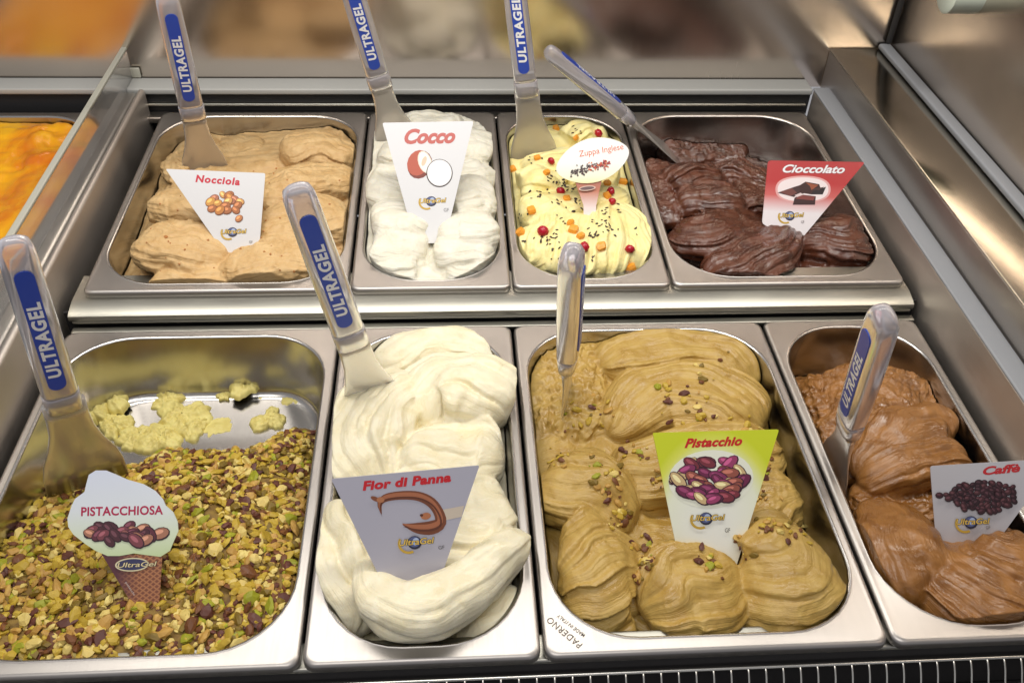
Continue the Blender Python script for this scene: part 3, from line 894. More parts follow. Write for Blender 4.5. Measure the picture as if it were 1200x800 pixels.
def chunk_obj_mesh(name, mat, seed, kind, smooth=False):
    V, F = chunk_mesh(name, mat, seed, kind)
    me = bpy.data.meshes.new(name)
    me.from_pydata([tuple(v * S) for v in V], [], F)
    me.materials.append(mat)
    if smooth: me.polygons.foreach_set('use_smooth', np.ones(len(me.polygons), bool))
    me.update()
    return me


def nut_mat(name, rgb, rgb2, rough=.5):
    return gelato_mat(name, rgb, rgb2, rough, .08, (.002, .0015, .001), .25, 260)


NUT = [nut_mat('pistachio_yellow_green', (208, 180, 66), (172, 140, 48)),
       nut_mat('pistachio_bright_green', (176, 176, 46), (134, 134, 30)),
       nut_mat('pistachio_tan', (208, 170, 88), (174, 128, 60)),
       nut_mat('pistachio_cream', (232, 212, 130), (208, 178, 96)),
       nut_mat('pistachio_olive', (140, 116, 38), (108, 84, 28)),
       nut_mat('pistachio_skin_purple', (112, 64, 48), (74, 38, 30)),
       nut_mat('pistachio_skin_brown', (134, 84, 42), (88, 50, 28))]
NUT_W = [.28, .07, .20, .15, .11, .10, .09]
NV = 5
nut_meshes = [[chunk_obj_mesh('pistachio_piece', mt, 50 + i * 10 + k, 'chip' if k % 3 else 'flake') for k in range(NV)] for i, mt in enumerate(NUT)]
nut_raw = [chunk_mesh('n', None, 50 + k, 'chip' if k % 3 else 'flake') for k in range(12)]


def place_piece(name, me, host, loc, size, nrm, r, flat=.75):
    o = bpy.data.objects.new(name, me)
    col.objects.link(o)
    o.parent = host
    o.location = Vector(loc) * S - host.location
    z = Vector(nrm).normalized().lerp(Vector((r.uniform(-1, 1), r.uniform(-1, 1), r.uniform(.1, 1))).normalized(), 1 - flat)
    o.rotation_mode = 'QUATERNION'
    q = z.to_track_quat('Z', 'Y')
    o.rotation_quaternion = q @ Matrix.Rotation(r.uniform(0, 6.28), 3, 'Z').to_quaternion()
    o.scale = (size * r.uniform(.85, 1.15), size * r.uniform(.85, 1.15), size * r.uniform(.85, 1.15))
    return o


# thick chopped topping of the front left pan
gA, tA = G['A']
r = random.Random(3)
spots = []
ax0, ax1, ay0, ay1, ar = PA.inner(-14)
tries = 0
while len(spots) < 4800 and tries < 30000:
    tries += 1
    x, y = r.uniform(ax0 + 1, ax1 - 1), r.uniform(ay0 + 1, ay1 - 60)
    h = tA.ray_cast(Vector((x, y, 60)), Vector((0, 0, -1)))
    if h[0] is None or h[0].z < -PAN_D + 3: continue
    q = .5 + .5 * float(noise(x / 30, y / 30, 0, 77))
    if h[0].z < -40 and r.random() > .5 + .5 * q: continue
    spots.append((x, y, h[0].z, tuple(h[1])))
sz = []
for _ in spots:
    g = r.random()
    sz.append(1.4 + 1.8 * r.random() if g < .34 else (3.0 + 2.0 * r.random() if g < .84 else 4.8 + 2.2 * r.random()))
order = sorted(range(len(spots)), key=lambda i: -sz[i] * scale_at(spots[i][:3]))
pick = set(order[:290])


def pick_mat(r):
    u = r.random(); a = 0
    for i, w in enumerate(NUT_W):
        a += w
        if u < a: return i
    return 0


RV, RF, RM_, n0 = [], [], [], 0
for i, (x, y, z, nr) in enumerate(spots):
    mi = pick_mat(r)
    lift_ = r.uniform(.1, 1.0) * sz[i] * .6
    if i in pick:
        place_piece('pistachio_piece', nut_meshes[mi][r.randrange(NV)], gA, (x, y, z + lift_ + .8), sz[i], nr, r, .55)
    else:
        V, F = nut_raw[r.randrange(12)]
        zz = Vector(nr).normalized().lerp(Vector((r.uniform(-1, 1), r.uniform(-1, 1), r.uniform(.1, 1))).normalized(), .5)
        mt3 = np.array((zz.to_track_quat('Z', 'Y').to_matrix() @ Matrix.Rotation(r.uniform(0, 6.28), 3, 'Z')))
        RV.append((V * sz[i]) @ mt3.T + np.array([x, y, z + lift_])); RF += [tuple(k + n0 for k in f) for f in F]
        RM_ += [mi] * len(F); n0 += len(V)
o = build('chopped_pistachio', np.concatenate(RV), RF, None, gA, mats=NUT, fm=RM_)
o['kind'] = 'stuff'

# leftovers stuck to the scraped floor and back wall of that pan
def smear(px, py, z, w, h, seed, rough=1.5, wy=None):
    bb = Blob()
    c = U(px, py, z); w, h = w * 1.22, h * .8
    rng = np.random.RandomState(seed)
    nr, na = 26, 96
    th = np.linspace(0, 2 * np.pi, na, endpoint=False)
    rho = np.linspace(.02, 1, nr)
    edge = 1 + .36 * noise(np.cos(th) * 1.3, np.sin(th) * 1.3, 0, seed) + .22 * noise(np.cos(th) * 3.1, np.sin(th) * 3.1, 0, seed + 1) + .10 * noise(np.cos(th) * 8, np.sin(th) * 8, 0, seed + 2)
    X = c[0] + w * rho[:, None] * (edge * np.cos(th))[None]; Y = c[1] + (wy or w) * rho[:, None] * (edge * np.sin(th))[None]
    Z = z + h * np.sqrt(np.clip(1 - rho ** 2.2, 0, 1))[:, None] + rough * (fbm(X / 8, Y / 8, 0, seed + 4, 2) * 1.5 + .8 * fbm(X / 2.6, Y / 2.6, 0, seed + 8, 2)) * (1 - rho[:, None] ** 4) - 1.0 * (rho[:, None] > .95)
    return build('gelato_scrap', np.stack([X, Y, Z], -1).reshape(-1, 3), grid_faces(nr, na, True), M['pistacchiosa'], gA, True)


FL = -PAN_D + .6
for a in [(110, 452, FL + 16, 13, 8, 1), (128, 470, FL + 4, 15, 12, 2), (108, 490, FL + 2, 12, 14, 3), (135, 500, FL, 14, 9, 4), (198, 468, FL, 12, 7, 5), (215, 490, FL, 17, 9, 6),
          (228, 500, FL, 14, 8, 16), (285, 448, FL + 8, 15, 9, 7), (266, 462, FL + 1, 9, 7, 8), (262, 424, FL + 30, 5, 3, 9), (318, 492, FL, 12, 8, 10), (165, 512, FL, 14, 8, 11), (190, 515, FL, 16, 9, 12)]:
    smear(*a)
for a in [(345, 462, FL + .3, 12, 1.2, 13), (320, 455, FL + .3, 11, 1.0, 14), (252, 500, FL + .2, 12, 1.0, 15)]:
    smear(*a, rough=.4)

# nut pieces on the pistachio gelato
gC, tC = G['C']
r = random.Random(11)
cl = [(713, 557, 16), (720, 585, 14), (745, 530, 14), (730, 600, 12), (752, 640, 12), (760, 660, 10), (775, 455, 10), (790, 470, 30), (835, 480, 22), (880, 500, 18), (700, 540, 14), (870, 640, 20), (905, 615, 16),
      (935, 625, 12), (895, 580, 16), (690, 480, 22), (668, 500, 14), (745, 675, 6), (820, 440, 25), (860, 530, 16), (895, 545, 12), (720, 610, 10), (655, 540, 14), (830, 660, 16), (770, 560, 12)]
for (cx_, cy_, sp) in cl:
    for k in range(r.randint(8, 15)):
        pt, nn = drop_px(tC, cx_ + r.gauss(0, sp * .6), cy_ + r.gauss(0, sp * .45))
        if pt is None: continue
        place_piece('pistachio_piece', nut_meshes[r.choice([0, 0, 0, 1, 2, 2, 3, 4, 5, 6, 6])][r.randrange(NV)], gC, pt + nn * 1.0, r.choice([1.2, 1.8, 2.4, 3.2, 4.4]), nn, r, .8)

# currants, candied orange and chocolate chips on the custard gelato
gZ, tZ = G['Z']
M['currant'] = plain('red_currant', (176, 14, 40), .22, **{'Subsurface Weight': .1, 'Subsurface Radius': (.003, .001, .001)})
M['candied'] = plain('candied_orange', (238, 160, 52), .35, **{'Subsurface Weight': .2, 'Subsurface Radius': (.003, .002, .001)})
M['chip'] = plain('dark_chocolate_chip', (48, 34, 28), .45)
cur = [chunk_obj_mesh('currant', M['currant'], 300 + i, 'berry', True) for i in range(3)]
can = [chunk_obj_mesh('candied_orange', M['candied'], 320 + i, 'cube') for i in range(4)]
chi = [chunk_obj_mesh('chocolate_chip', M['chip'], 340 + i, 'shard') for i in range(4)]
r = random.Random(21)
for (x, y, k, sz_) in [(701, 155, 0, 4.4), (646, 190, 0, 4.2), (657, 226, 0, 4.4), (715, 225, 0, 4.6), (716, 236, 0, 4.4), (638, 272, 0, 5.2), (685, 291, 0, 5.4), (738, 293, 0, 4.8),
                       (652, 152, 1, 5.0), (713, 157, 1, 4.2), (601, 199, 1, 5.0), (640, 203, 1, 4.6), (674, 161, 1, 3.6), (664, 233, 1, 4.4), (711, 216, 1, 5.0), (729, 214, 1, 5.6), (623, 247, 1, 5.2), (611, 273, 1, 5.4),
                       (672, 270, 1, 5.6), (680, 278, 1, 4.8), (669, 262, 1, 4.4), (705, 289, 1, 5.2), (738, 314, 1, 6.2), (630, 186, 1, 3.8), (711, 229, 1, 4.4)]:
    pt, nn = drop_px(tZ, x, y)
    if pt is None: continue
    place_piece('currant' if k == 0 else 'candied_orange', r.choice(cur if k == 0 else can), gZ, pt + nn * (2.2 if k == 0 else 1.2), sz_ * 1.2, nn, r, .85)
for (x, y, n, sp) in [(673, 153, 8, 7), (625, 190, 4, 8), (650, 213, 10, 9), (665, 218, 16, 8), (632, 228, 10, 9), (675, 238, 8, 7), (648, 237, 5, 6), (612, 255, 5, 6), (655, 255, 5, 9), (645, 282, 14, 9), (653, 290, 6, 6),
                      (703, 265, 14, 9), (715, 268, 8, 7), (694, 276, 6, 5), (718, 243, 6, 8), (693, 303, 3, 4), (654, 305, 3, 6), (617, 284, 2, 4), (742, 272, 2, 4), (705, 247, 5, 6)]:
    for k in range(n):
        pt, nn = drop_px(tZ, x + r.gauss(0, sp * .7), y + r.gauss(0, sp * .55))
        if pt is None: continue
        place_piece('chocolate_chip', r.choice(chi), gZ, pt + nn * .5, r.uniform(1.5, 3.0), nn, r, .8)

# hazelnut bits
gN, tN = G['N']
M['hazel'] = plain('hazelnut_bit', (176, 116, 62), .5)
hz = [chunk_obj_mesh('hazelnut_bit', M['hazel'], 360 + i, 'chip') for i in range(3)]
r = random.Random(31)
for (x, y) in [(194, 278), (310, 295), (330, 300), (318, 288)] + [(r.uniform(165, 400), r.uniform(185, 320)) for _ in range(60)]:
    pt, nn = drop_px(tN, x, y)
    if pt is None or pt[2] < 5: continue
    place_piece('hazelnut_bit', r.choice(hz), gN, pt + nn * .2, 3.6 if (x, y) == (194, 278) else r.uniform(.8, 1.9), nn, r, .8)


# ------------------------------------------------------------------ lettering
def text_mesh(txt, shear=0.0, bold=0.0, spacing=1.0):
    cu = bpy.data.curves.new('t', 'FONT')
    cu.body = txt; cu.size = 1.0; cu.shear = shear; cu.offset = bold; cu.space_character = spacing
    cu.fill_mode = 'FRONT'; cu.resolution_u = 4
    o = bpy.data.objects.new('t', cu); col.objects.link(o)
    me = bpy.data.meshes.new_from_object(o, depsgraph=bpy.context.evaluated_depsgraph_get())
    n = len(me.vertices)
    V = np.empty(n * 3); me.vertices.foreach_get('co', V); V = V.reshape(-1, 3)[:, :2]
    F = [tuple(p.vertices) for p in me.polygons]
    bpy.data.objects.remove(o); bpy.data.curves.remove(cu); bpy.data.meshes.remove(me)
    V = V - np.array([V[:, 0].min(), 0])
    return V, F


# ------------------------------------------------------------------ spatulas
ins_cache = {}


def spatula(tip_px, end_px, tip_z, L, near, face, label, blade_w=50, roll=0.0, tree=None):
    """tip where the blade enters the gelato; the end of the handle lies on the pixel's ray, at the length of the tool"""
    P0 = U(tip_px[0], tip_px[1], tip_z)
    d = ray(*end_px); d = d / np.linalg.norm(d)
    oc = CAM - P0
    bq = d @ oc; cq = oc @ oc - L * L
    disc = bq * bq - cq
    if disc < 0:
        tt = -bq
    else:
        tt = -bq + (-1 if near else 1) * math.sqrt(disc)
    P1 = CAM + d * tt
    ax = P1 - P0; LL = np.linalg.norm(ax); ax /= LL
    tocam = CAM - (P0 + P1) / 2; tocam /= np.linalg.norm(tocam)
    n = tocam - ax * (tocam @ ax); n /= np.linalg.norm(n)
    sd = np.cross(ax, n)
    c, s_ = math.cos(math.radians(roll)), math.sin(math.radians(roll))
    n, sd = n * c + sd * s_, sd * c - n * s_
    e = tag(empty('gelato_spatula', P0), label, 'spatula', 'clear handled gelato spatulas')
    k = LL / 250.0

    def sec(y, w, t, ex=.55, m=28, dz=0.0):
        a = np.linspace(0, 2 * np.pi, m, endpoint=False)
        x = np.sign(np.cos(a)) * np.abs(np.cos(a)) ** ex * w / 2
        z = np.sign(np.sin(a)) * np.abs(np.sin(a)) ** ex * t / 2 + dz
        return P0 + np.outer(x, sd) + np.outer(z, n) + ax * (y * k)

    # blade, running well into the gelato
    bw = blade_w
    B = [sec(-26, bw * 1.05, 1.4), sec(0, bw, 1.8), sec(16, bw * .9, 2.4), sec(34, bw * .68, 3.4), sec(52, bw * .54, 5.0), sec(70, bw * .50, 8), sec(86, bw * .5, 10.5)]
    loft('blade', B, M['blade'], e, cap0=True, cap1=True)
    Cq = [sec(80, 26, 14, .7), sec(81, 27.5, 15.5, .7), sec(98, 27.5, 17, .65), sec(99.5, 26, 16, .65)]
    loft('collar', Cq, M['handle'], e, cap0=True, cap1=True)
    H = [sec(100, 25, 16, .6), sec(104, 26.5, 17.5, .55), sec(170, 26, 18, .5), sec(230, 24, 17.5, .5), sec(240, 23, 17, .55), sec(246, 20, 14.5, .65), sec(249, 14, 10, .8), sec(250, 6, 4, 1)]
    loft('handle', H, M['handle'], e, cap0=True, cap1=True)
    for sg in (1,):
        # insert printed blue, white lettering
        I = []
        y0, y1, hw = 112, 230, 6.3
        m2 = 10
        for yy, cc in ((y1 - hw, 0), (y0 + hw, 180)):
            for q in range(m2):
                a = math.radians(cc + 180 * q / (m2 - 1))
                I.append((hw * math.cos(a), yy + hw * math.sin(a)))
        zt = 9.15
        top = [P0 + sd * x + n * (sg * (zt + .25)) + ax * (y * k) for x, y in I]
        bot = [P0 + sd * x + n * (sg * (zt - 1.2)) + ax * (y * k) for x, y in I]
        nn_ = len(I)
        F = [tuple(range(nn_)), tuple(range(nn_, 2 * nn_))[::-1]] + [(i, nn_ + i, nn_ + (i + 1) % nn_, (i + 1) % nn_) for i in range(nn_)]
        ins = build('insert', top + bot, F, M['insert'], e)
        V, F = TX['ULTRAGEL']
        sc = 76.0 / V[:, 0].max()
        hgt = 8.6 / .7
        yv = y0 + 14 + V[:, 0] * sc
        xv = (-(V[:, 1] - .35) * hgt) * sg
        build('lettering', P0 + np.outer(xv, sd) + np.outer(yv * k, ax) + n * (sg * (zt + .42)), F, M['white_ink'], ins)
    return e


TX = {'ULTRAGEL': text_mesh('ULTRAGEL', 0.1, .04, 1.12)}
spatula((240, 196), (194, -8), 16, 222, True, 0, 'clear handled spatula standing in the beige hazelnut gelato', 52)
spatula((464, 160), (402, -45), 36, 225, True, 0, 'clear handled spatula standing in the white coconut gelato', 50)
spatula((626, 182), (597, -60), 20, 245, True, 0, 'clear handled spatula standing in the yellow custard gelato', 58)
spatula((782, 176), (640, 58), -2, 215, True, 0, 'clear spatula seen edge on, leaning out of the chocolate gelato', 46, roll=78)
spatula((98, 548), (14, 280), -22, 262, True, 0, 'clear handled spatula standing in the chopped pistachio topping', 64)
spatula((438, 470), (346, 218), 0, 255, True, 0, 'clear handled spatula standing in the white milk gelato', 54)
spatula((664, 470), (670, 294), -12, 255, True, 0, 'clear spatula seen edge on, standing in the tan pistachio gelato', 48, roll=80)
spatula((978, 548), (1038, 366), -30, 255, True, 0, 'clear spatula turned half sideways, standing in the brown coffee gelato', 50, roll=-52)


# ------------------------------------------------------------------ flavour cards
def flat(name, rgb, rough=.4):
    k = 'ink_%d_%d_%d' % rgb
    if k not in M: M[k] = plain(k, rgb, rough)
    return M[k]


def grad_mat(name, stops, axis='Z', radial=None, rough=.3):
    """print that fades over the card's own height"""
    mt, nt, b = mat_base(name)
    N, L = nt.nodes, nt.links
    tc = N.new('ShaderNodeTexCoord'); sp = N.new('ShaderNodeSeparateXYZ')
    L.new(tc.outputs['Generated'], sp.inputs[0])
    rp = N.new('ShaderNodeValToRGB')
    els = rp.color_ramp.elements
    while len(els) < len(stops): els.new(.5)
    for el, (p, c) in zip(els, stops): el.position = p; el.color = srgb(*c)
    if radial:
        cx, cz, sx, sz_ = radial
        a = N.new('ShaderNodeMath'); a.operation = 'SUBTRACT'; a.inputs[1].default_value = cx
        c2 = N.new('ShaderNodeMath'); c2.operation = 'SUBTRACT'; c2.inputs[1].default_value = cz
        L.new(sp.outputs['X'], a.inputs[0]); L.new(sp.outputs['Z'], c2.inputs[0])
        a2 = N.new('ShaderNodeMath'); a2.operation = 'MULTIPLY'; a2.inputs[1].default_value = sx
        c3 = N.new('ShaderNodeMath'); c3.operation = 'MULTIPLY'; c3.inputs[1].default_value = sz_
        L.new(a.outputs[0], a2.inputs[0]); L.new(c2.outputs[0], c3.inputs[0])
        a4 = N.new('ShaderNodeMath'); a4.operation = 'POWER'; a4.inputs[1].default_value = 2
        c4 = N.new('ShaderNodeMath'); c4.operation = 'POWER'; c4.inputs[1].default_value = 2
        ab = N.new('ShaderNodeMath'); ab.operation = 'ABSOLUTE'; cb = N.new('ShaderNodeMath'); cb.operation = 'ABSOLUTE'
        L.new(a2.outputs[0], ab.inputs[0]); L.new(c3.outputs[0], cb.inputs[0])
        L.new(ab.outputs[0], a4.inputs[0]); L.new(cb.outputs[0], c4.inputs[0])
        ad = N.new('ShaderNodeMath'); L.new(a4.outputs[0], ad.inputs[0]); L.new(c4.outputs[0], ad.inputs[1])
        L.new(ad.outputs[0], rp.inputs[0])
    else:
        L.new(sp.outputs[axis], rp.inputs[0])
    L.new(rp.outputs[0], b.inputs['Base Color'])
    b.inputs['Roughness'].default_value = rough
    return mt


class Card:
    def __init__(s, outline, base_px, base_z, tilt, yaw, mat, label, thick=1.2):
        s.P = U(base_px[0], base_px[1], base_z)
        t, y = math.radians(tilt), math.radians(yaw)
        s.n = np.array([math.sin(y) * math.cos(t), -math.cos(y) * math.cos(t), math.sin(t)])
        s.e = tag(empty('flavour_card', s.P), label, 'sign', 'flavour cards stuck in the gelato')
        s.k = 0
        A = [s.at(*q) for q in outline]
        nn_ = len(A)
        Bk = [a - s.n * thick for a in A]
        F = [tuple(range(nn_))[::-1], tuple(range(nn_, 2 * nn_))] + [(i, (i + 1) % nn_, nn_ + (i + 1) % nn_, nn_ + i) for i in range(nn_)]
        s.plate = build('plate', A + Bk, F, mat, s.e)

    def at(s, px, py, off=0.0):
        d = ray(px, py)
        Q = CAM + d * ((s.P - CAM) @ s.n) / (d @ s.n)
        return Q + s.n * off

    def picture(s, polys, name='picture'):
        """polys: (list of pixels, rgb); each lies a hair above the one before"""
        V, F, fm, mats, key = [], [], [], [], {}
        for pts, rgb in polys:
            s.k += 1
            off = .12 + s.k * .006
            i0 = len(V)
            V += [s.at(x, y, off) for x, y in pts]
            F.append(tuple(range(i0, len(V))))
            if rgb not in key: key[rgb] = len(mats); mats.append(flat('i', rgb))
            fm.append(key[rgb])
        return build(name, V, F, None, s.e, mats=mats, fm=fm)

    def text(s, txt, p0, p1, cap, rgb, shear=0.0, bold=0.0, outline=None, parent=None, name='lettering', spacing=1.0):
        s.k += 4
        A, Bq = s.at(*p0), s.at(*p1)
        ex = Bq - A; W = np.linalg.norm(ex); ex /= W
        ey = np.cross(s.n, ex)
        if ey[2] < 0: ey = -ey
        mid = (np.array(p0) + np.array(p1)) / 2
        hh = np.linalg.norm(s.at(mid[0], mid[1] - cap) - s.at(*mid))
        if outline:
            V, F = text_mesh(txt, shear, bold + .035, spacing)
            V2, _ = text_mesh(txt, shear, bold, spacing)
            sc = W / V2[:, 0].max()
            P = A + np.outer(V[:, 0] * sc - .03 * sc, ex) + np.outer(V[:, 1] / .7 * hh, ey) + s.n * (.12 + s.k * .006)
            build(name, P, F, flat('i', outline), parent or s.e)
            s.k += 4
        V, F = text_mesh(txt, shear, bold, spacing)
        P = A + np.outer(V[:, 0] * W / V[:, 0].max(), ex) + np.outer(V[:, 1] / .7 * hh, ey) + s.n * (.12 + s.k * .006)
        return build(name, P, F, flat('i', rgb), parent or s.e)

    def logo(s, cx, cy, w, tilt=0.0):
        """blue globe with a gold swoosh, gold lettering outlined in black across it"""
        h = w * .3
        polys = [(ell(cx - w * .05, cy, h * .66, h * .62, 0), (34, 36, 56)), (ell(cx - w * .06, cy - h * .06, h * .54, h * .5, 0), (84, 92, 134)),
                 (ell(cx - w * .02, cy - h * .1, h * .3, h * .36, 20), (168, 184, 214))]
        sw = []
        for i in range(13):
            a = math.radians(150 + 150 * i / 12); sw.append((cx - w * .22 + w * .30 * math.cos(a), cy + h * .1 - h * .95 * math.sin(a)))
        for i in range(13):
            a = math.radians(300 - 150 * i / 12); sw.append((cx - w * .22 + w * .23 * math.cos(a), cy + h * .1 - h * .72 * math.sin(a)))
        polys.append((sw, (196, 160, 60)))
        g = s.picture(polys, 'logo')
        dy = math.tan(math.radians(tilt)) * w / 2
        s.text('UltraGel', (cx - w * .48, cy + h * .22 + dy), (cx + w * .5, cy + h * .12 - dy), h * .55, (226, 190, 92), .2, .012, (38, 30, 26), parent=g)
        return g


def ell(cx, cy, rx, ry, ang, n=16, part=None):
    a0 = math.radians(ang)
    out = []
    for i in range(n):
        a = 2 * math.pi * i / n
        x, y = rx * math.cos(a), ry * math.sin(a)
        out.append((cx + x * math.cos(a0) - y * math.sin(a0), cy + x * math.sin(a0) + y * math.cos(a0)))
    return out


def nuts(cx, cy, rx, ry, n, size, cols, seed, dark=(60, 30, 34), aspect=.5):
    r = random.Random(seed); out = []; pts = []
    while len(pts) < n:
        a, q = r.uniform(0, 6.28), math.sqrt(r.random())
        p = (cx + rx * q * math.cos(a), cy + ry * q * math.sin(a))
        if all(math.hypot(p[0] - o_[0], (p[1] - o_[1]) * 1.5) > size * .62 for o_ in pts) or r.random() < .04: pts.append(p)
    pts.sort(key=lambda p: p[1])
    for x, y in pts:
        ang = r.uniform(-45, 60); s1 = size * r.uniform(.8, 1.15)
        c = r.choice(cols)
        out.append((ell(x + .3, y + .5, s1 * .56, s1 * aspect * .62, ang, 12), dark))
        out.append((ell(x, y, s1 * .5, s1 * aspect * .5, ang, 12), c))
        out.append((ell(x - s1 * .08, y - s1 * .08, s1 * .28, s1 * aspect * .2, ang, 10), tuple(min(255, int(k * 1.25 + 22)) for k in c)))
    return out


def rounded(pts, rad=3.0, n=4):
    out = []
    m_ = len(pts)
    for i in range(m_):
        p = np.array(pts[i], float); a = np.array(pts[i - 1], float); b2 = np.array(pts[(i + 1) % m_], float)
        da = (a - p) / np.linalg.norm(a - p); db = (b2 - p) / np.linalg.norm(b2 - p)
        rr = min(rad, np.linalg.norm(a - p) / 2.2, np.linalg.norm(b2 - p) / 2.2)
        s0, s1 = p + da * rr, p + db * rr
        for k in range(n + 1):
            t = k / n
            out.append(tuple((1 - t) ** 2 * s0 + 2 * t * (1 - t) * p + t * t * s1))
    return out


WHITE = (232, 232, 234)
M['card_white'] = plain('white_card', (214, 214, 216), .32)
M['card_shade_grey'] = plain('shaded_grey_card', (176, 174, 186), .28)  # grey of this card includes painted shade, darker than the card itself

# Nocciola
c = Card(rounded([(194, 198), (311, 203), (303, 300), (278, 318)], 2.5), (285, 298), 22, 38, 8, M['card_white'], 'white slanted card printed Nocciola with a pile of hazelnuts')
c.text('Nocciola', (229, 213), (281, 217), 8, (196, 40, 58), .15, .04, spacing=1.15)
c.picture(nuts(263, 238, 19, 11, 17, 11, [(204, 146, 72), (190, 124, 60), (214, 160, 92), (168, 104, 62), (176, 112, 84)], 4, (120, 70, 34), .72) + nuts(278, 256, 2, 1, 1, 11, [(190, 124, 74)], 2, (120, 70, 34), .72))
c.logo(274, 272, 30)
c.text('GF', (292, 285), (296, 285), 3, (120, 120, 120))

# Cocco
c = Card(rounded([(448, 144), (555, 142), (521, 285), (487, 285)], 2.5), (504, 262), 40, 40, 2, M['card_white'], 'white tapered card printed Cocco with a halved coconut')
c.text('Cocco', (474, 168), (534, 167), 16, (190, 96, 88), .38, .045)
c.picture([(ell(492, 193, 14, 17, 24), (122, 56, 44)), (ell(490, 191, 12.5, 15.5, 24), (182, 88, 66)), (ell(498, 190, 8, 13.5, -18), (226, 214, 196)), (ell(498, 190, 6.8, 12.2, -18), (244, 240, 232)), (ell(497, 189, 2.6, 6, 20), (222, 196, 170)),
           (ell(515, 203, 15.5, 16.5, 0, 28), (62, 54, 54)), (ell(515, 202.6, 14.4, 15.4, 0, 28), (238, 236, 236)), (ell(513, 200, 9, 9, 0, 20), (244, 243, 243))])
c.logo(507, 236, 32)
c.text('GF', (520, 248), (526, 248), 4, (130, 130, 130))

# Zuppa Inglese : a leaf shaped head on a stem
M['zup'] = grad_mat('cream_white_card', [(0, (236, 226, 168)), (.18, (234, 230, 206)), (.45, (232, 232, 228))])
lf = []
for i in range(40):
    a = 2 * math.pi * i / 40
    x, y = 44 * math.cos(a), 23 * math.sin(a) * (1 - .12 * math.cos(2 * a))
    ca, sa = math.cos(math.radians(-16)), math.sin(math.radians(-16))
    lf.append((694.5 + x * ca - y * sa, 188 + x * sa + y * ca))
c = Card(lf, (690, 262), 30, 48, 0, M['zup'], 'cream leaf shaped card printed Zuppa Inglese on a pale stem')
M['stem'] = grad_mat('stem_print', [(0, (226, 224, 230)), (.55, (222, 206, 204)), (.8, (186, 116, 90)), (1, (150, 92, 84))])
St = [(674, 212), (706, 208), (699, 240), (697, 285), (685, 285), (684, 240)]
A = [c.at(x, y, -1.4) for x, y in St]; Bk = [a - c.n * 1.2 for a in A]; nn_ = len(St)
build('stem', A + Bk, [tuple(range(nn_))[::-1], tuple(range(nn_, 2 * nn_))] + [(i, (i + 1) % nn_, nn_ + (i + 1) % nn_, nn_ + i) for i in range(nn_)], M['stem'], c.e)
c.text('Zuppa Inglese', (679, 184), (731, 175), 7, (206, 92, 58), .1, .0)
r = random.Random(5); pl = []
for i in range(150):
    x = r.uniform(-1, 1); y = r.gauss(0, .45)
    px_, py_ = 692 + 23 * x, 197 - 5 * x + 7 * y * (1 - .35 * abs(x))
    cc = r.choice([(48, 30, 34), (70, 40, 40)]) if x < -.05 + r.gauss(0, .18) else r.choice([(176, 44, 40), (150, 34, 36), (206, 110, 60), (90, 40, 36)])
    pl.append((ell(px_, py_, r.uniform(.8, 1.7), r.uniform(.6, 1.1), r.uniform(0, 180), 6), cc))
c.picture(pl)
c.picture([(ell(688, 221, 10, 3, -6), (206, 176, 160)), (ell(688, 221, 8.5, 2, -6), (96, 70, 72))], 'logo')

# Cioccolato
M['cio'] = grad_mat('red_fading_card', [(0, (236, 232, 234)), (.36, (236, 228, 230)), (.56, (206, 104, 100)), (.72, (186, 62, 62)), (1, (182, 66, 66))])
c = Card(rounded([(900, 188), (1014, 190), (935, 285), (893, 262)], 4), (925, 285), 14, 40, -6, M['cio'], 'red fading card printed Cioccolato with chocolate squares')
c.text('Cioccolato', (917, 202), (990, 203), 9, (238, 236, 238), .4, .03, (150, 60, 66))
gl2 = []
for i in range(36):
    a = 2 * math.pi * i / 36
    gl2.append((941 + 36 * math.cos(a) * (1 - .1 * math.cos(2 * a)), 224 + 16 * math.sin(a) - 2))
c.picture([(gl2, (226, 170, 168)), ([(941 + (x - 941) * .92, 223 + (y - 223) * .88) for x, y in gl2], (240, 226, 226)),
           ([(911, 226), (928, 220), (947, 214), (944, 226), (930, 231)], (66, 42, 42)), ([(914, 225), (928, 220.5), (934, 226), (926, 230)], (112, 66, 60)),
           ([(936, 218), (944, 213), (960, 216), (962, 222), (951, 228), (938, 226)], (60, 34, 32)), ([(944, 214), (959, 217), (951, 223), (949, 218)], (150, 82, 56)),
           ([(953, 224), (968, 219), (964, 228), (950, 228)], (36, 28, 30)), ([(951, 222), (966, 219), (960, 223)], (74, 52, 50)),
           ([(931, 232), (938, 228), (956, 230), (955, 240), (929, 240)], (58, 32, 34)), ([(932, 233), (938, 228.5), (955, 230.5), (953, 235)], (128, 66, 60)), ([(931, 229), (938, 226), (942, 228), (934, 231)], (226, 206, 204))])
c.logo(927, 253, 30)
c.text('GF', (939, 262), (943, 261), 3, (120, 110, 110))

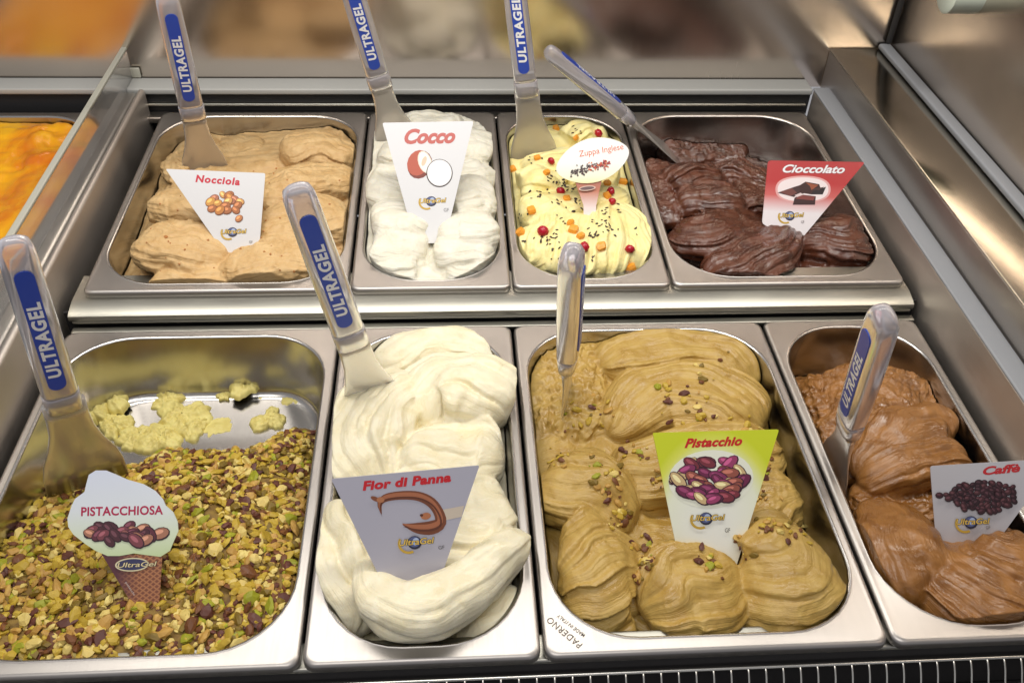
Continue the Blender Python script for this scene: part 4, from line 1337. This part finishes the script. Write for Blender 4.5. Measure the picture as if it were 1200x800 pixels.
# Pistacchiosa : an ice cream cone
M['pis'] = grad_mat('mint_white_card', [(0, (196, 214, 160)), (.25, (216, 226, 196)), (.6, (222, 228, 232)), (1, (216, 222, 236))])
head = [(104, 556), (112, 551), (124, 551), (134, 555), (150, 562), (168, 567), (182, 575), (191, 585), (194, 592), (203, 600), (208, 611), (209, 622), (204, 633), (199, 645), (188, 652), (172, 650), (157, 648), (140, 651), (126, 651), (112, 645), (100, 637), (86, 626), (80, 617), (79, 607), (84, 592), (88, 584), (99, 576), (101, 567)]
c = Card(head, (160, 706), -6, 46, 4, M['pis'], 'cone shaped card printed Pistacchiosa standing in chopped pistachios')
cn = [(119, 649), (190, 650), (187, 700), (183, 722), (158, 722), (150, 700)]
M['cone'] = None
mt, nt, bb_ = mat_base('cone_print')
N, L = nt.nodes, nt.links
tc = N.new('ShaderNodeTexCoord'); wv = N.new('ShaderNodeTexWave'); wv.inputs['Scale'].default_value = 5.5; wv.bands_direction = 'DIAGONAL'
mp = N.new('ShaderNodeMapping'); mp.inputs['Scale'].default_value = (1, 0, 1.5); wv2 = N.new('ShaderNodeTexWave'); wv2.inputs['Scale'].default_value = 5.5; wv2.bands_direction = 'DIAGONAL'
mp2 = N.new('ShaderNodeMapping'); mp2.inputs['Scale'].default_value = (-1, 0, 1.5)
L.new(tc.outputs['Generated'], mp.inputs[0]); L.new(mp.outputs[0], wv.inputs[0]); L.new(tc.outputs['Generated'], mp2.inputs[0]); L.new(mp2.outputs[0], wv2.inputs[0])
mxm = N.new('ShaderNodeMath'); mxm.operation = 'MAXIMUM'; L.new(wv.outputs['Fac'], mxm.inputs[0]); L.new(wv2.outputs['Fac'], mxm.inputs[1])
rp = N.new('ShaderNodeValToRGB'); rp.color_ramp.elements[0].color = srgb(126, 78, 60); rp.color_ramp.elements[1].color = srgb(178, 122, 84); rp.color_ramp.elements[0].position = .5
L.new(mxm.outputs[0], rp.inputs[0])
spx = N.new('ShaderNodeSeparateXYZ'); L.new(tc.outputs['Generated'], spx.inputs[0])
rp2 = N.new('ShaderNodeValToRGB'); rp2.color_ramp.elements[0].position = .25; rp2.color_ramp.elements[1].position = .62
L.new(spx.outputs['X'], rp2.inputs[0])
mix = N.new('ShaderNodeMixRGB'); mix.inputs['Color1'].default_value = srgb(92, 54, 62)
L.new(rp2.outputs[0], mix.inputs['Fac']); L.new(rp.outputs[0], mix.inputs['Color2']); L.new(mix.outputs[0], bb_.inputs['Base Color'])
bb_.inputs['Roughness'].default_value = .35
A = [c.at(x, y, -.3) for x, y in cn]; Bk = [a - c.n * 1.0 for a in A]; nn_ = len(cn)
build('cone', A + Bk, [tuple(range(nn_))[::-1], tuple(range(nn_, 2 * nn_))] + [(i, (i + 1) % nn_, nn_ + (i + 1) % nn_, nn_ + i) for i in range(nn_)], mt, c.e)
c.text('PISTACCHIOSA', (95, 604), (191, 602), 10, (176, 30, 74), 0, .025, spacing=1.04)
c.picture(nuts(146, 625, 42, 10, 26, 18, [(124, 66, 74), (98, 48, 60), (146, 88, 84), (78, 42, 50), (168, 116, 92)], 9, (52, 28, 38), .6))
c.picture([(ell(155, 661, 20, 8, -3, 24), (216, 206, 168)), (ell(155, 661, 18, 6.6, -3, 24), (58, 58, 92))], 'logo_backing')
c.text('UltraGel', (138, 664.5), (184, 662.5), 5.5, (222, 206, 160), .2, .01, (30, 28, 34), name='logo')
c.text('pistacchi', (147, 682), (157, 697), 2.4, (210, 196, 190))

# Fior di Panna
c = Card(rounded([(388, 561), (562, 545), (512, 690), (452, 690)], 2.5), (488, 668), 22, 36, 2, M['card_shade_grey'], 'grey card darkened for shade, printed Fior di Panna with a brown caramel swirl')
c.text('Fior di Panna', (425, 574), (529, 563.5), 10, (196, 30, 40), .2, .05, spacing=1.06)


def band(pts, wid):
    P = catmull([(x, y, 0, w_) for (x, y), w_ in zip(pts, wid)], 36)
    T = np.gradient(P[:, :2], axis=0); T /= np.linalg.norm(T, axis=1)[:, None] + 1e-9
    Nq = np.stack([-T[:, 1], T[:, 0]], -1)
    Lf, Rt = P[:, :2] + Nq * P[:, 3:4], P[:, :2] - Nq * P[:, 3:4]
    return [([tuple(Lf[i]), tuple(Lf[i + 1]), tuple(Rt[i + 1]), tuple(Rt[i])]) for i in range(35)]


path = [(447, 602), (445, 590), (452, 583), (470, 580), (490, 581), (505, 588), (514, 600), (516, 612), (505, 618), (488, 618), (472, 614)]
pw = [.5, 3, 4.5, 5, 5.5, 6, 6, 7, 8, 6, .6]
sw_ = [(q, (122, 70, 46)) for q in band(path, pw)] + [(q, (168, 104, 72)) for q in band([(x - .5, y - 1) for x, y in path], [w_ * .5 for w_ in pw])] + [(q, (96, 52, 36)) for q in band([(x + .5, y + 2.2) for x, y in path], [w_ * .16 for w_ in pw])]
c.picture([([(512, 598), (544, 592), (541, 605), (514, 611)], (204, 190, 172))] + sw_ + [(ell(440, 584, 6, 2.6, 24), (130, 76, 50)), (ell(446, 585, 4.6, 3.4, 0), (176, 116, 80)), (ell(499, 604, 6, 4, -10), (176, 112, 76)), (ell(494, 603, 2, 1.6, 0), (90, 50, 36))])
c.logo(488, 635, 42, 3)
c.text('GF', (514, 643), (521, 642), 4, (70, 70, 74))

# Pistacchio
M['pcd'] = grad_mat('lime_glow_card', [(0, (238, 240, 232)), (.45, (236, 240, 216)), (.8, (222, 226, 92)), (1, (206, 216, 44))], radial=(.47, .30, 1.75, 1.42))
c = Card(rounded([(765, 507), (913, 503), (860, 672), (800, 676)], 2.5), (828, 652), -6, 40, 2, M['pcd'], 'lime edged card printed Pistacchio with a heap of purple pistachios')
c.text('Pistacchio', (802, 524), (870, 521), 10, (198, 34, 34), .38, .045, spacing=1.06)
c.picture([(ell(833, 561, 50, 34, -4, 30), (236, 238, 220))] + nuts(832, 561, 41, 24, 46, 21, [(132, 52, 92), (154, 64, 104), (110, 40, 74), (150, 84, 70), (206, 178, 130), (120, 50, 60)], 14, (58, 26, 42), .5))
c.logo(829, 607, 40)
c.text('GF', (849, 623), (855, 623), 5, (70, 70, 70))

# Caffe
c = Card(rounded([(1090, 546), (1240, 537), (1150, 660), (1098, 648)], 4), (1110, 640), -8, 36, -14, plain('pearl_white_card', (190, 188, 192), .25), 'white card printed Caffe with scattered roasted coffee beans')
c.text('Caff\u00e8', (1152, 556), (1196, 552), 9, (190, 44, 48), .3, .04)
c.picture(nuts(1152, 580, 40, 16, 74, 8.5, [(58, 30, 36), (70, 38, 42), (46, 24, 30)], 8, (34, 18, 24), .7) + nuts(1150, 582, 56, 19, 20, 8, [(58, 30, 36), (70, 38, 42)], 18, (34, 18, 24), .7))
c.logo(1139, 611, 40)
c.text('GF', (1155, 619), (1160, 618), 4, (110, 110, 110))

# stamped lettering on the rim of the pistachio pan
V, F = text_mesh('PADERNO', 0, 0.004, 1.1)
V2, F2 = text_mesh('MADE IN ITALY', 0, 0.004, 1.05)
M['stamp'] = plain('stamped_mark', (120, 114, 108), .6, Metallic=.6)
def stamp(V, F, p0, p1, cap, e):
    A, B2 = U(*p0, .06), U(*p1, .06)
    ex = B2 - A; W = np.linalg.norm(ex); ex /= W
    ey = np.cross((0, 0, 1), ex)
    build('stamped_lettering', A + np.outer(V[:, 0] * W / V[:, 0].max(), ex) + np.outer(V[:, 1] / .7 * cap, ey) + np.array([0, 0, .12]), F, M['stamp'], e)
stamp(V, F, (683, 754), (645, 722), 5.0, pan_objs['C'])
stamp(V2, F2, (686, 743), (655, 719), 2.8, pan_objs['C'])

# ------------------------------------------------------------------ front grille
gr = tag(empty('ventilation_grille', (430, -20, -45)), 'chromed wire air grille along the front of the display', 'grille')
box('top_rail', -60, 900, 1.5, 5, -31, -28, M['wire'], gr, bevel=1.4)
box('middle_rail', -60, 900, -12.5, -10.5, -44, -42, M['wire'], gr, bevel=.9)
box('lower_rail', -60, 900, -29, -27, -51, -49, M['wire'], gr, bevel=.9)
pts = [(4, -29.5), (0, -31), (-5, -35.5), (-11.5, -43), (-20, -46.5), (-28, -50)]
prof0 = []
for i, (y, z) in enumerate(pts): prof0.append((y, z))
me0 = None
for i in range(74):
    x = -50 + i * 12.9
    if me0 is None:
        V, F = [], []
        k = 6
        P = catmull([(0, y, z, 0) for y, z in pts], 16)[:, :3]
        for q in P:
            for j in range(k):
                a = 2 * math.pi * j / k
                V.append((q[0] + .9 * math.cos(a), q[1], q[2] + .9 * math.sin(a)))
        o = build('bar', np.array(V) + np.array([x, 0, 0]), grid_faces(16, k, True), M['wire'], gr, True, origin=(x, -20, -45))
        me0 = o.data
    else:
        link_mesh('bar', me0, gr, (x, -20, -45))

# lamp on the end wall
lp = tag(empty('wall_lamp', UY(1140, 10, 640)), 'pale lamp housing fixed high on the steel end wall', 'lamp')
Pc = UY(1140, -2, 640)
M['lamp_body'] = plain('pale_lamp_body', (214, 222, 206), .4)
M['lamp_clip'] = plain('pink_clip', (206, 176, 164), .5)
ring = []
for i in range(24):
    a = 2 * math.pi * i / 24; ring.append((math.cos(a), math.sin(a)))
def cyl(name, x0, x1, cy, cz, r0, r1, mat, par):
    L = [np.array([(x, cy + rr * a, cz + rr * b2) for a, b2 in ring]) for x, rr in ((x0, r0 * .9), (x0 + 1.5, r0), (x1 - 1.5, r1), (x1, r1 * .9))]
    o = loft(name, L, mat, par, True, True, True); o.data.set_sharp_from_angle(angle=math.radians(40)); return o
cyl('housing', Pc[0] - 32, Pc[0] + 8, Pc[1], Pc[2] + 6, 22, 22, M['lamp_body'], lp)
cyl('socket', Pc[0] + 9, max(Pc[0] + 30, 935), Pc[1], Pc[2] + 6, 20, 20, M['lamp_body'], lp)
box('clip', Pc[0] + 12, Pc[0] + 18, Pc[1] - 4, Pc[1] + 4, Pc[2] - 24, Pc[2] - 13, M['lamp_clip'], lp, bevel=1)
